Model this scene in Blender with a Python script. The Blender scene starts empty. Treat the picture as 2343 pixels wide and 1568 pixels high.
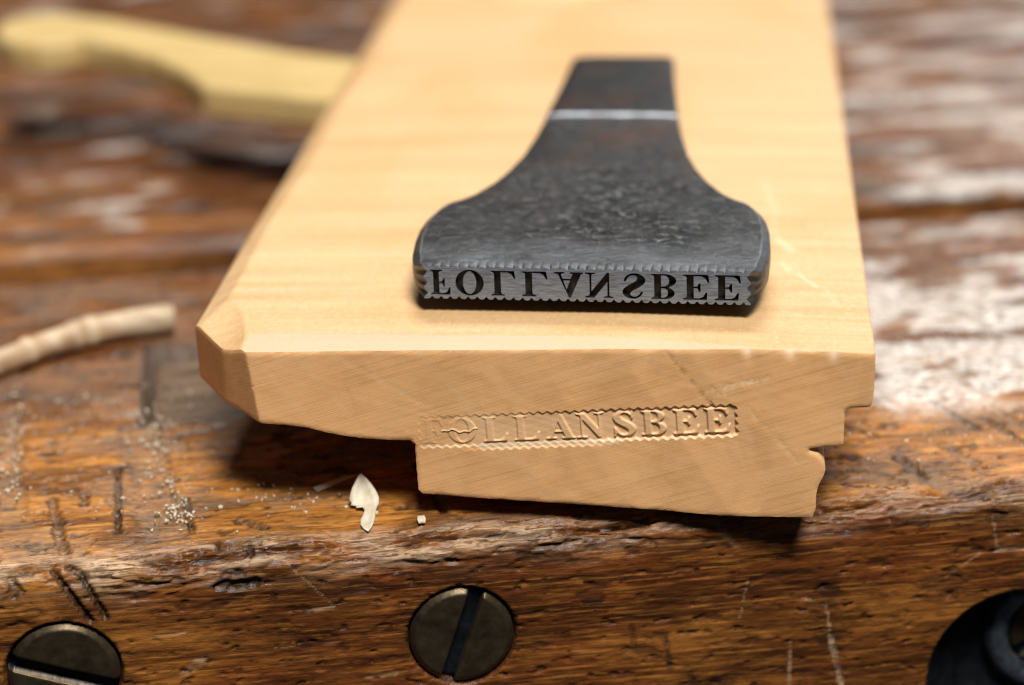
import bpy, math, random
import numpy as np
from mathutils import Matrix, Vector
from mathutils.geometry import delaunay_2d_cdt

# All measures below are millimetres; MM turns them into Blender metres.
MM = 0.001
random.seed(7)
rng = np.random.default_rng(7)
scene = bpy.context.scene
col = scene.collection

# ------------------------------------------------------------------ camera
BODY_YAW = math.radians(6.1)      # moulding plane, turned right of the camera's heading
BENCH_YAW = math.radians(6.2)     # bench edge, turned left
HB = 20.86                        # height of the plane's upper arris above the bench

pitch, roll = math.radians(21.4), math.radians(2.0)
fw = Vector((0, math.cos(pitch), -math.sin(pitch)))
r0 = Vector((1, 0, 0)); u0 = r0.cross(fw)
cr = r0 * math.cos(roll) - u0 * math.sin(roll)
cu = r0 * math.sin(roll) + u0 * math.cos(roll)
cam = bpy.data.cameras.new("camera")
cam_ob = bpy.data.objects.new("camera", cam)
col.objects.link(cam_ob)
m = Matrix((cr, cu, -fw)).transposed().to_4x4()
m.translation = Vector((-40.43, -239.24, 117.49)) * MM
cam_ob.matrix_world = m
cam.sensor_width = 36.0
cam.lens = 5300 / 2342 * 36
cam.clip_start = 0.01
cam.clip_end = 20
cam.dof.use_dof = True
cam.dof.focus_distance = 0.2660
cam.dof.aperture_fstop = 12.0
scene.camera = cam_ob

# ------------------------------------------------------------------ light
world = bpy.data.worlds.new("World")
scene.world = world
world.use_nodes = True
bg = world.node_tree.nodes["Background"]
bg.inputs[0].default_value = (0.78, 0.84, 0.92, 1)
bg.inputs[1].default_value = 0.035


def area_light(name, az, elev, dist, sx, sy, power, color, target=(-40, 20, 5)):
    li = bpy.data.lights.new(name, 'AREA')
    li.shape = 'RECTANGLE'; li.size = sx; li.size_y = sy
    li.energy = power; li.color = color
    ob = bpy.data.objects.new(name, li); col.objects.link(ob)
    a, e = math.radians(az), math.radians(elev)
    d = Vector((math.sin(a) * math.cos(e), math.cos(a) * math.cos(e), math.sin(e)))
    t = Vector(target) * MM
    ob.location = t + d * dist
    ob.rotation_euler = d.to_track_quat('Z', 'Y').to_euler()
    return ob


area_light("window_light", 3, 58, 1.3, 0.45, 0.36, 11.6, (1.0, 0.98, 0.95))
area_light("low_window_light", 26, 20, 1.6, 0.55, 0.40, 3.2, (0.90, 0.96, 1.0))
area_light("room_light", 163, 59, 1.4, 0.40, 0.34, 28.5, (0.97, 0.98, 1.0))

scene.view_settings.view_transform = 'Standard'
scene.view_settings.look = 'None'
scene.view_settings.exposure = 0.0
scene.view_settings.gamma = 1.0
scene.view_settings.use_curve_mapping = False
scene.cycles.max_bounces = 6
scene.cycles.use_denoising = True
scene.cycles.filter_width = 1.15
scene.cycles.sample_clamp_indirect = 3.0
scene.cycles.sample_clamp_direct = 12.0
scene.cycles.use_adaptive_sampling = False


# ------------------------------------------------------------------ helpers
def _hash(ix, iy, seed):
    h = (ix.astype(np.int64) * 374761393 + iy.astype(np.int64) * 668265263 + seed * 974634777) & 0xFFFFFFFF
    h = ((h ^ (h >> 13)) * 1274126177) & 0xFFFFFFFF
    h = h ^ (h >> 16)
    return h


def noise(x, y, seed=0):
    """2-D gradient noise, about -1..1"""
    ix, iy = np.floor(x), np.floor(y)
    fx, fy = x - ix, y - iy
    ix = ix.astype(np.int64); iy = iy.astype(np.int64)
    ux, uy = fx * fx * fx * (fx * (fx * 6 - 15) + 10), fy * fy * fy * (fy * (fy * 6 - 15) + 10)

    def g(dx, dy):
        a = _hash(ix + dx, iy + dy, seed) * (2 * math.pi / 4294967296.0)
        return np.cos(a) * (fx - dx) + np.sin(a) * (fy - dy)
    n0 = g(0, 0) * (1 - ux) + g(1, 0) * ux
    n1 = g(0, 1) * (1 - ux) + g(1, 1) * ux
    return (n0 * (1 - uy) + n1 * uy) * 1.5


def fbm(x, y, octaves=4, seed=0):
    t = 0; a = 1.0; s = 0
    for o in range(octaves):
        t = t + a * noise(x * 2 ** o, y * 2 ** o, seed + o * 17); s += a; a *= 0.5
    return t / s


def sstep(a, b, x):
    t = np.clip((x - a) / (b - a), 0, 1)
    return t * t * (3 - 2 * t)


def in_poly(px, py, poly):
    inside = np.zeros(px.shape, bool)
    n = len(poly)
    for i in range(n):
        x1, y1 = poly[i]; x2, y2 = poly[(i + 1) % n]
        if y1 == y2:
            continue
        c = ((y1 > py) != (y2 > py)) & (px < (x2 - x1) * (py - y1) / (y2 - y1) + x1)
        inside ^= c
    return inside


def seg_dist(px, py, ax, ay, bx, by):
    dx, dy = bx - ax, by - ay
    t = np.clip(((px - ax) * dx + (py - ay) * dy) / (dx * dx + dy * dy + 1e-12), 0, 1)
    return np.hypot(px - ax - t * dx, py - ay - t * dy), t


def poly_dist(px, py, poly):
    d = np.full(px.shape, 1e9)
    n = len(poly)
    for i in range(n):
        a = poly[i]; b = poly[(i + 1) % n]
        d = np.minimum(d, seg_dist(px, py, a[0], a[1], b[0], b[1])[0])
    return d


def mesh_object(name, verts, faces, mats, parent=None, smooth=True, mat_index=None, attrs=None):
    """verts in mm. faces: list or (n,3)/(n,4) array, or a list of such arrays."""
    me = bpy.data.meshes.new(name)
    v = np.asarray(verts, dtype=np.float64) * MM
    arrs = faces if isinstance(faces, list) and len(faces) and isinstance(faces[0], np.ndarray) else None
    if arrs is None:
        me.from_pydata([tuple(p) for p in v], [], [tuple(int(i) for i in f) for f in faces])
    else:
        tot = sum(a.shape[0] for a in arrs)
        loops = np.concatenate([a.ravel() for a in arrs]).astype(np.int32)
        sizes = np.concatenate([np.full(a.shape[0], a.shape[1], np.int32) for a in arrs])
        starts = np.concatenate([[0], np.cumsum(sizes)[:-1]]).astype(np.int32)
        me.vertices.add(len(v)); me.vertices.foreach_set("co", v.astype(np.float32).ravel())
        me.loops.add(len(loops)); me.loops.foreach_set("vertex_index", loops)
        me.polygons.add(tot); me.polygons.foreach_set("loop_start", starts)
        me.update(calc_edges=True)
    for mt in (mats if isinstance(mats, (list, tuple)) else [mats]):
        me.materials.append(mt)
    if mat_index is not None:
        me.polygons.foreach_set("material_index", np.asarray(mat_index, np.int32))
    me.polygons.foreach_set("use_smooth", np.full(len(me.polygons), bool(smooth)))
    if attrs:
        for k, a in attrs.items():
            at = me.attributes.new(k, 'FLOAT', 'POINT')
            at.data.foreach_set("value", np.asarray(a, np.float32))
    me.validate()
    me.update()
    ob = bpy.data.objects.new(name, me)
    col.objects.link(ob)
    if parent:
        ob.parent = parent
    return ob


def grid_faces(nr, nc, wrap=False, flip=False):
    i = np.arange(nr - 1)[:, None]
    j = np.arange(nc if wrap else nc - 1)[None, :]
    j2 = (j + 1) % nc
    a = i * nc + j; b = i * nc + j2; c = (i + 1) * nc + j2; d = (i + 1) * nc + j
    f = np.stack([a, b, c, d], -1).reshape(-1, 4)
    return f[:, ::-1] if flip else f


def triangulate(points, loops):
    """constrained Delaunay of points; loops = lists of point indices (closed). returns points, tris"""
    edges = []
    for lp in loops:
        edges += [(lp[k], lp[(k + 1) % len(lp)]) for k in range(len(lp))]
    vs, es, fs, ov_, *_ = delaunay_2d_cdt([Vector((float(p[0]), float(p[1]))) for p in points], edges, [], 0, 1e-5)
    tri = np.array([f for f in fs if len(f) == 3], np.int64)
    pts = np.array([(v.x, v.y) for v in vs])
    where = np.arange(len(points))
    for o_i, src in enumerate(ov_):
        for q in src: where[q] = o_i
    return pts, tri, where


def empty(name, loc, rz=0.0):
    o = bpy.data.objects.new(name, None); col.objects.link(o)
    o.location = Vector(loc) * MM; o.rotation_euler = (0, 0, rz)
    o.empty_display_size = 0.01
    return o


def tag(o, label=None, cat=None, group=None, kind=None):
    if label: o["label"] = label
    if cat: o["category"] = cat
    if group: o["group"] = group
    if kind: o["kind"] = kind
    return o


# ------------------------------------------------------------------ materials
class N:
    """small node-tree writer"""
    def __init__(self, name):
        self.mat = bpy.data.materials.new(name); self.mat.use_nodes = True
        self.nt = self.mat.node_tree; self.nt.nodes.clear()
        self.out = self.add('ShaderNodeOutputMaterial')
        self.bsdf = self.add('ShaderNodeBsdfPrincipled')
        self.link(self.bsdf.outputs[0], self.out.inputs[0])
        self.tc = self.add('ShaderNodeTexCoord')

    def add(self, t, **kw):
        n = self.nt.nodes.new(t)
        for k, v in kw.items(): setattr(n, k, v)
        return n

    def link(self, a, b): self.nt.links.new(a, b)

    def coord(self, scale, rot=(0, 0, 0), loc=(0, 0, 0)):
        mp = self.add('ShaderNodeMapping')
        mp.inputs['Scale'].default_value = [s / MM for s in scale]
        mp.inputs['Location'].default_value = loc
        if any(rot):
            r = self.add('ShaderNodeMapping'); r.inputs['Rotation'].default_value = rot
            self.link(self.tc.outputs['Object'], r.inputs[0]); self.link(r.outputs[0], mp.inputs[0])
        else:
            self.link(self.tc.outputs['Object'], mp.inputs[0])
        return mp.outputs[0]

    def noise(self, scale, detail=4, rough=0.55, dist=0.0, rot=(0, 0, 0), loc=(0, 0, 0)):
        n = self.add('ShaderNodeTexNoise')
        n.inputs['Scale'].default_value = 1.0; n.inputs['Detail'].default_value = detail
        n.inputs['Roughness'].default_value = rough; n.inputs['Distortion'].default_value = dist
        self.link(self.coord(scale, rot, loc), n.inputs['Vector'])
        return n.outputs['Fac']

    def ramp(self, fac, stops, interp='LINEAR'):
        r = self.add('ShaderNodeValToRGB'); r.color_ramp.interpolation = interp
        e = r.color_ramp.elements
        while len(e) < len(stops): e.new(0.5)
        for k, (p, c) in enumerate(stops):
            e[k].position = p
            e[k].color = (c, c, c, 1) if isinstance(c, (int, float)) else (*c, 1)
        self.link(fac, r.inputs[0])
        return r.outputs[0]

    def _set(self, sock, v):
        if hasattr(v, 'is_output'): self.link(v, sock)
        elif isinstance(v, (int, float)): sock.default_value = v
        else: sock.default_value = (*v, 1)

    def mix(self, fac, a, b, mode='MIX'):
        n = self.add('ShaderNodeMix', data_type='RGBA', blend_type=mode)
        self._set(n.inputs[0], fac); self._set(n.inputs[6], a); self._set(n.inputs[7], b)
        return n.outputs[2]

    def math(self, op, a, b=0.0, clamp=False):
        n = self.add('ShaderNodeMath', operation=op, use_clamp=clamp)
        self._set(n.inputs[0], a); self._set(n.inputs[1], b)
        return n.outputs[0]

    def attr(self, name):
        n = self.add('ShaderNodeAttribute', attribute_name=name)
        return n.outputs['Fac']

    def bump(self, height, strength=0.5, dist_mm=0.1, normal=None):
        n = self.add('ShaderNodeBump'); n.inputs['Strength'].default_value = strength
        n.inputs['Distance'].default_value = dist_mm * MM
        self.link(height, n.inputs['Height'])
        if normal: self.link(normal, n.inputs['Normal'])
        return n.outputs[0]

    def finish(self, color, rough, normal=None, metallic=0.0, spec=0.5, coat=0.0, coat_rough=0.2):
        b = self.bsdf
        self._set(b.inputs['Base Color'], color)
        self._set(b.inputs['Roughness'], rough)
        self._set(b.inputs['Metallic'], metallic)
        b.inputs['Specular IOR Level'].default_value = spec
        self._set(b.inputs['Coat Weight'], coat)
        b.inputs['Coat Roughness'].default_value = coat_rough
        if normal:
            self.link(normal, b.inputs['Normal']); self.link(normal, b.inputs['Coat Normal'])
        return self.mat


def wood_bench(name, amber, mid, dark, red):
    n = N(name)
    g1 = n.noise((0.03, 0.7, 0.7), 6, 0.65, 0.5)
    g2 = n.noise((0.12, 2.6, 2.6), 4, 0.65, 0.2, loc=(3, 7, 1))
    blot = n.noise((0.055, 0.15, 0.15), 6, 0.7, 0.8, loc=(11, 2, 5))
    fleck = n.noise((0.42, 3.2, 3.2), 3, 0.6, 0.1, loc=(1, 9, 4))
    fleck2 = n.noise((0.20, 1.3, 1.3), 4, 0.65, 0.3, loc=(7, 3, 9))
    c = n.ramp(g1, [(0.30, mid), (0.55, n_mix(mid, amber, 0.6)), (0.70, amber)])
    c2 = n.ramp(g1, [(0.32, dark), (0.50, red), (0.72, mid)])
    c = n.mix(n.attr("zone"), c2, c)
    c = n.mix(n.math('MULTIPLY', n.ramp(blot, [(0.44, 0.0), (0.58, 1.0)]), 0.72), c, n_mix(dark, mid, 0.12))
    c = n.mix(n.math('MULTIPLY', n.ramp(g2, [(0.50, 0.0), (0.68, 1.0)]), 0.55), c, n_mix(amber, mid, 0.4))
    c = n.mix(n.math('MULTIPLY', n.ramp(fleck, [(0.53, 0.0), (0.64, 1.0)]), 0.50), c, dark)
    c = n.mix(n.math('MULTIPLY', n.ramp(fleck2, [(0.55, 0.0), (0.66, 1.0)]), 0.50), c, dark)
    worn_n = n.noise((0.16, 2.2, 2.2), 5, 0.75)
    worn = n.math('MULTIPLY', n.attr("worn"), n.ramp(worn_n, [(0.40, 0.0), (0.54, 1.0)]), clamp=True)
    c = n.mix(worn, c, n.mix(g2, (0.38, 0.20, 0.085), (0.80, 0.58, 0.36)))
    dirt = n.attr("dirt")
    dirtn = n.math('MULTIPLY', dirt, n.ramp(n.noise((0.8, 1.6, 1.6), 4, 0.7, loc=(8, 1, 3)), [(0.30, 0.45), (0.50, 1.0)]), clamp=True)
    c = n.mix(dirtn, c, (0.014, 0.010, 0.008))
    dn = n.noise((0.7, 1.1, 1.1), 6, 0.8)
    dust = n.math('MULTIPLY', n.attr("dust"), n.ramp(dn, [(0.38, 0.0), (0.62, 1.0)]), clamp=True)
    c = n.mix(n.math('MULTIPLY', dust, 0.75), c, n.mix(g2, (0.12, 0.085, 0.052), (0.30, 0.235, 0.165)))
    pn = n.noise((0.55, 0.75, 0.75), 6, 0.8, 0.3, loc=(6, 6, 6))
    powd_glare = n.math('MULTIPLY', n.attr("powder_glare"), n.ramp(pn, [(0.36, 0.0), (0.62, 1.0)]), clamp=True)
    c = n.mix(powd_glare, c, (0.80, 0.74, 0.65))  # pale dust, with window glare painted into the same colour
    rn = n.noise((0.25, 1.2, 1.2), 4, 0.6, loc=(5, 5, 5))
    ro = n.ramp(rn, [(0.35, 0.18), (0.7, 0.42)])
    matte = n.math('MAXIMUM', n.math('MAXIMUM', dust, powd_glare), n.math('MULTIPLY', worn, 0.5))
    ro = n.mix(matte, ro, (0.8, 0.8, 0.8))
    fine = n.noise((0.5, 4.5, 4.5), 4, 0.65)
    pits = n.noise((1.6, 2.4, 2.4), 4, 0.7, loc=(2, 2, 2))
    h = n.math('ADD', n.math('MULTIPLY', fine, 0.8), n.math('ADD', n.math('MULTIPLY', g1, 1.2), pits))
    nb = n.bump(h, 0.45, 0.14)
    return n.finish(c, ro, nb, spec=0.24)


def n_mix(a, b, t): return tuple(x + (y - x) * t for x, y in zip(a, b))


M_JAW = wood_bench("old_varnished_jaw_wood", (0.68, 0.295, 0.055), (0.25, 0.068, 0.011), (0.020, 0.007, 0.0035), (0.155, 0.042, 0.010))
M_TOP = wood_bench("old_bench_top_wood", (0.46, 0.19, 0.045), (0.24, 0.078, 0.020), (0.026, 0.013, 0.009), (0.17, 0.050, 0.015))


def mat_plane_side():
    n = N("pale_plane_wood_long_grain")
    band = n.noise((0.02, 0.42, 0.4), 5, 0.6, 0.3)           # ripple figure across the length
    band2 = n.noise((0.012, 0.11, 0.1), 3, 0.5, 0.4, loc=(4, 1, 0))
    patch = n.noise((0.05, 0.025, 0.05), 3, 0.5, 0.5, loc=(1, 5, 2))
    pore = n.noise((2.6, 0.35, 2.6), 4, 0.65)
    c = n.ramp(band, [(0.3, (0.58, 0.33, 0.135)), (0.5, (0.655, 0.40, 0.185)), (0.7, (0.71, 0.455, 0.23))])
    c = n.mix(n.math('MULTIPLY', n.ramp(band2, [(0.42, 0.0), (0.7, 1.0)]), 0.5), c, (0.74, 0.49, 0.245))
    c = n.mix(n.math('MULTIPLY', n.ramp(patch, [(0.46, 0.0), (0.68, 1.0)]), 0.6), c, (0.62, 0.345, 0.125))
    c = n.mix(n.math('MULTIPLY', n.ramp(pore, [(0.54, 0.0), (0.75, 1.0)]), 0.42), c, (0.50, 0.26, 0.09))
    spk = n.noise((1.5, 1.1, 2.0), 4, 0.7, loc=(9, 9, 9))
    c = n.mix(n.math('MULTIPLY', n.ramp(spk, [(0.54, 0.0), (0.68, 1.0)]), 0.35), c, (0.84, 0.60, 0.34))
    c = n.mix(n.math('MULTIPLY', n.ramp(spk, [(0.32, 1.0), (0.44, 0.0)]), 0.22), c, (0.52, 0.28, 0.10))
    pink = n.attr("pink")
    c = n.mix(n.math('MULTIPLY', pink, n.ramp(pore, [(0.35, 0.6), (0.6, 1.0)])), c, (0.68, 0.41, 0.26))
    fresh_lit = n.attr("fresh_lit")
    c = n.mix(fresh_lit, c, (0.86, 0.72, 0.50))
    fine = n.noise((2.4, 1.0, 2.4), 5, 0.75, loc=(3, 3, 3))
    nb = n.bump(n.math('ADD', fine, n.math('MULTIPLY', band, 1.2)), 0.35, 0.10)
    return n.finish(c, 0.52, nb, spec=0.35)


def mat_plane_end():
    n = N("pale_plane_wood_end_grain")
    a = math.radians(17)
    line = n.noise((0.05, 1.0, 6.5), 3, 0.6, 0.05, rot=(0, a, 0))
    line2 = n.noise((0.015, 1.0, 0.9), 4, 0.6, 0.05, rot=(0, a, 0), loc=(2, 0, 6))
    rays = n.noise((0.55, 1.0, 0.035), 4, 0.65, 0.25, rot=(0, math.radians(36), 0))
    blot = n.noise((0.16, 0.1, 0.16), 5, 0.62, 0.8)
    spk = n.noise((4.5, 4.5, 4.5), 3, 0.7)
    c = n.ramp(line2, [(0.2, (0.83, 0.42, 0.155)), (0.5, (0.87, 0.46, 0.185)), (0.8, (0.895, 0.495, 0.215))])
    c = n.mix(n.math('MULTIPLY', n.math('MULTIPLY', n.ramp(line, [(0.48, 0.0), (0.64, 1.0)]), n.ramp(blot, [(0.35, 0.35), (0.6, 1.0)])), 0.48), c, (0.52, 0.215, 0.065))
    c = n.mix(n.math('MULTIPLY', n.ramp(rays, [(0.56, 0.0), (0.72, 1.0)]), 0.28), c, (0.80, 0.55, 0.30))
    c = n.mix(n.math('MULTIPLY', n.ramp(blot, [(0.45, 0.0), (0.7, 1.0)]), 0.35), c, (0.56, 0.28, 0.10))
    c = n.mix(n.math('MULTIPLY', n.ramp(spk, [(0.60, 0.0), (0.72, 1.0)]), 0.40), c, (0.84, 0.63, 0.40))
    c = n.mix(n.attr("fresh_lit"), c, (0.88, 0.70, 0.46))  # pale bared wood, and the light painted on the impression's lip
    c = n.mix(n.attr("stain"), c, (0.10, 0.05, 0.03))
    nb = n.bump(n.math('ADD', n.math('MULTIPLY', line, 0.8), spk), 0.40, 0.06)
    return n.finish(c, 0.50, nb, spec=0.4)


def mat_steel(name, base, rough, brush=False, patina=False, soft_spots=False):
    n = N(name)
    sp = n.noise((0.8, 1.0, 0.9), 6, 0.75)
    big = n.noise((0.22, 0.14, 0.22) if soft_spots else (0.12, 0.10, 0.12), 4, 0.6, 0.4)
    if brush:
        sc = n.noise((0.5, 7, 7), 4, 0.75)
        c = n.ramp(sc, [(0.3, tuple(x * 0.42 for x in base)), (0.7, tuple(min(1, x * 1.45) for x in base))])
        ro = n.ramp(sc, [(0.3, rough - 0.08), (0.7, rough + 0.1)])
        nb = n.bump(sc, 0.35, 0.03)
    else:
        c = n.ramp(sp, [(0.32, tuple(x * 0.35 for x in base)), (0.52, base), (0.70, tuple(x * 2.2 for x in base))])
        if soft_spots:
            c = n.ramp(big, [(0.35, tuple(x * 0.6 for x in base)), (0.62, tuple(x * 1.25 for x in base))])
        if patina:
            c = n.mix(n.math('MULTIPLY', n.ramp(big, [(0.45, 0.0), (0.65, 1.0)]), n.attr("patina")), c, (0.085, 0.045, 0.032))
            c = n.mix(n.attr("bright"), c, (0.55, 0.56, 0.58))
            c = n.mix(n.math('MULTIPLY', n.attr("clean"), 0.9), c, (0.165, 0.172, 0.180))
        ro = n.ramp(sp, [(0.3, rough - 0.08), (0.75, rough + 0.14)])
        if patina:
            pt = n.noise((0.75, 1.1, 1.0), 6, 0.78, 0.5, loc=(4, 4, 1))
            pm = n.attr("pit")
            c = n.mix(n.math('MULTIPLY', n.ramp(pt, [(0.36, 1.0), (0.50, 0.0)]), pm, clamp=True), c, (0.012, 0.015, 0.016))
            c = n.mix(n.math('MULTIPLY', n.ramp(pt, [(0.53, 0.0), (0.63, 1.0)]), pm, clamp=True), c, (0.34, 0.325, 0.30))
            hh = n.math('ADD', n.math('MULTIPLY', n.math('MULTIPLY', pt, pm), 5.0), sp)
            nb = n.bump(hh, 0.8, 0.16)
        else:
            nb = n.bump(sp, 0.45, 0.06)
    return n.finish(c, ro, nb, metallic=0.55 if brush else 0.85)


def simple(name, c0, c1, rough, scale=(1, 1, 1), metallic=0.0, bump=0.3, spec=0.4):
    n = N(name)
    f = n.noise(scale, 5, 0.65, 0.3)
    nb = n.bump(f, bump, 0.08)
    return n.finish(n.ramp(f, [(0.3, c0), (0.7, c1)]), rough, nb, metallic=metallic, spec=spec)


M_SIDE, M_END = mat_plane_side(), mat_plane_end()
M_STEEL = mat_steel("dark_forged_steel", (0.044, 0.043, 0.042), 0.38, patina=True)
M_FACE = mat_steel("brushed_stamp_face_steel", (0.235, 0.275, 0.325), 0.42, brush=True)
M_CUT = simple("blackened_cut_letters", (0.008, 0.008, 0.009), (0.045, 0.042, 0.038), 0.45, (1.5, 1.5, 1.5), metallic=0.4)
M_SCREW = mat_steel("dark_old_screw_steel", (0.100, 0.070, 0.038), 0.46, soft_spots=True)
M_COLLAR = simple("black_iron", (0.008, 0.009, 0.010), (0.03, 0.033, 0.037), 0.4, (0.6, 0.6, 0.6), metallic=0.7)
M_WASHER = simple("blued_iron", (0.05, 0.06, 0.072), (0.22, 0.26, 0.30), 0.36, (0.7, 0.7, 0.7), metallic=0.8)
M_WEDGE = simple("yellow_wedge_wood", (0.50, 0.33, 0.115), (0.66, 0.475, 0.195), 0.5, (0.05, 0.25, 0.25))
def mat_twig():
    n = N("pale_peeled_twig_wood")
    f = n.noise((0.22, 0.5, 0.9), 5, 0.65, 0.3)
    c = n.ramp(f, [(0.3, (0.34, 0.20, 0.09)), (0.62, (0.66, 0.51, 0.33))])
    c = n.mix(n.math('MULTIPLY', n.attr("knuckle"), 0.75), c, (0.36, 0.18, 0.07))
    return n.finish(c, 0.5, n.bump(f, 0.4, 0.2), spec=0.4)


M_TWIG = mat_twig()
M_CHIP = simple("pale_wood_chip", (0.56, 0.45, 0.28), (0.76, 0.68, 0.52), 0.55, (0.6, 0.6, 0.6))
M_DUST = simple("pale_sawdust", (0.42, 0.31, 0.18), (0.72, 0.62, 0.46), 0.7, (2, 2, 2))
M_DOG = simple("dusty_brown_bench_dog_wood", (0.035, 0.018, 0.009), (0.22, 0.135, 0.075), 0.42, (0.10, 0.45, 0.3))

# ------------------------------------------------------------------ vise jaw (front of the bench)
FRONT_Q, BACK_Q, ARC = 6.0, 103.5, 3.0
S_TOP = ARC * math.pi / 2
SCREWS = [(-47.1, -13.3, 6.1, 71), (-93.2, -13.8, 6.4, -20)]
COLLAR = (20.6, -25.3, 11.3)


def zs(z): return z + ARC                 # profile coordinate of a height on the front face
def qs(q): return q - FRONT_Q - ARC + S_TOP   # profile coordinate of a depth on the top face


def carve(p, s):
    """height (mm along the normal) and dirt / worn / dust / zone masks of the battered jaw"""
    h = 0.22 * fbm(p / 26, s / 9, 3, 1) + 0.10 * fbm(p / 7, s / 2.2, 3, 5) + 0.06 * noise(p / 5, s / 0.45, 9)
    dirt = np.zeros_like(p); worn = np.zeros_like(p); dust = np.zeros_like(p)
    top = sstep(S_TOP - 1.5, S_TOP + 2, s)
    # battered arris: fibres torn off in long uneven flakes
    near = np.exp(-((s - S_TOP * 0.62 - 1.3 * noise(p / 19, p * 0 + 3.3, 21)) / 2.7) ** 2)
    t = fbm(p / 9, s / 1.6, 4, 31)
    h -= near * (0.95 * sstep(-0.05, 0.32, t) + 0.35 * (noise(p / 3, s / 0.5, 37) > 0.15))
    worn = np.maximum(worn, near * sstep(-0.30, 0.25, fbm(p / 12, s / 1.9, 3, 41)) * (0.55 + 0.75 * sstep(-20, -70, p)))  # paler at left: torn fibres, and the arris glints painted into the colour
    dirt = np.maximum(dirt, near * 0.8 * sstep(0.10, 0.42, t))
    h -= 1.3 * near * sstep(0.05, 0.5, noise(p / 17, p * 0 + 1.7, 45))
    # cuts: p0 s0 p1 s1 half-width depth dirt worn dust
    cuts = [
        (-101.6, qs(52), -98.8, qs(22), 2.1, 0.28, 0.45, 0, 0.9), (-94.4, qs(24.5), -92.0, qs(10), 0.9, 0.75, 0.75, 0, 0.55),
        (-90.5, qs(25.2), -90.3, qs(22.6), 0.8, 0.35, 0.9, 0, 0), (-96.8, qs(14), -99.5, qs(13), 0.5, 0.3, 0.6, 0, 0),
        (-84.2, qs(43), -81.0, qs(13), 3.4, 0.28, 0.8, 0, 0.9), 
        (-86.7, qs(32), -86.0, qs(13.5), 0.42, 0.45, 1.0, 0, 0), (-78.3, qs(22), -77.5, qs(12.5), 0.45, 0.45, 1.0, 0, 0), (-103.5, qs(24), -103, qs(12), 0.4, 0.4, 1.0, 0, 0),
        (-72, qs(14.5), -69, qs(12), 0.7, 0.5, 0.9, 0, 0.3), (-97.8, qs(13), -94.5, qs(12.2), 0.6, 0.4, 0.9, 0, 0), (2, qs(30), 7, qs(24), 0.5, 0.4, 0.8, 0, 0.5), (17, qs(33), 20, qs(24), 0.6, 0.4, 0.8, 0, 0.6),
        (-93.6, zs(0.2), -89.5, zs(-7.3), 0.42, 0.7, 1.0, 0, 0), (-90.4, zs(-0.8), -87.8, zs(-6.9), 0.45, 0.55, 0.95, 0, 0),
        (-91.5, zs(-0.2), -89.6, zs(-1.6), 0.5, 0.6, 0.95, 0, 0), (-98.0, zs(-1.0), -97.5, zs(-3.0), 0.9, 0.5, 0.8, 0, 0),
        (-74.8, zs(-4.3), -70.6, zs(-4.0), 0.75, 0.75, 0.9, 0.3, 0), (-74.0, zs(-3.1), -72.0, zs(-2.8), 0.5, 0.4, 0.8, 0, 0),
        (-73.6, zs(1.2), -70.8, zs(1.0), 1.25, 1.25, 0.55, 0.55, 0), (-71.0, zs(1.4), -70.8, zs(-0.6), 0.35, 0.8, 1.0, 0, 0),
        (-67.5, zs(-1.1), -62.0, zs(-7.6), 0.16, 0.15, 0, 1.1, 0), (-64.8, zs(-8.3), -61.8, zs(-8.0), 0.28, 0.1, 0, 1.3, 0),
        (-17.4, zs(-0.9), -14.3, zs(-4.7), 0.55, 0.15, 0, 0.9, 0), (-3.5, zs(-13.6), -2.9, zs(-17.5), 0.22, 0.1, 0, 1.2, 0),
        (-2.9, zs(-17.6), -1.5, zs(-24.2), 0.52, 0.2, 0, 1.6, 0), (-6.4, zs(-12.2), -3.6, zs(-13.4), 0.2, 0.1, 0, 1.0, 0),
        (-7.8, zs(-18), -7.9, zs(-24), 0.28, 0.1, 0, 1.0, 0), (-79.8, zs(-15.4), -77.2, zs(-13.3), 0.7, 0.1, 0, 1.0, 0),
        (-58.5, zs(-17.7), -55.0, zs(-17.5), 0.3, 0.1, 0, 1.5, 0), (-83, zs(-10), -79, zs(-9.7), 0.2, 0.1, 0, 1.0, 0),
        (16.5, zs(-3.6), 17.2, zs(-7.8), 0.22, 0.1, 0, 0.9, 0), (17.2, zs(-7.9), 21, zs(-8.2), 0.45, 0.15, 0, 1.2, 0),
        (4.5, zs(-1.8), 8.2, zs(-2.0), 0.3, 0.15, 0, 1.1, 0), (11, zs(-11), 15, zs(-8.2), 0.22, 0.1, 0, 0.9, 0),
        (-13, zs(-9), -14, zs(-14), 0.2, 0.1, 0, 0.7, 0), (-23, zs(-16), -22.4, zs(-20), 0.3, 0.15, 0.8, 0, 0),
        (-20, zs(-21), -19.3, zs(-24), 0.35, 0.15, 0.8, 0, 0), (-27, zs(-14), -26.7, zs(-16.5), 0.25, 0.15, 0.7, 0, 0),
        (8.2, qs(17.0), 9.4, qs(11.6), 1.0, 0.6, 0.9, 0, 0.4), (22.0, qs(27), 24.8, qs(16), 0.7, 0.6, 0.7, 0, 0.9),
        (24.3, qs(29), 27.5, qs(17), 0.8, 0.5, 0.1, 0, 1.5), (14.5, qs(19), 16.5, qs(14), 1.3, 0.35, 0.55, 0, 0.5),
        (-4.0, qs(13.5), 6.0, qs(11.0), 1.6, 0.7, 0.75, 0, 0.5), (30, qs(26), 33, qs(12), 0.7, 0.5, 0.7, 0, 0.6),
        (-30, qs(30), -27, qs(11), 1.2, 0.5, 0.6, 0, 0.3), (-50, qs(26), -48, qs(12), 0.6, 0.5, 0.8, 0, 0.3),
        (-115, qs(40), -112, qs(12), 1.2, 0.5, 0.6, 0, 0.7), (36, qs(48), 41, qs(30), 0.8, 0.4, 0.6, 0, 0.9),
    ]
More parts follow.
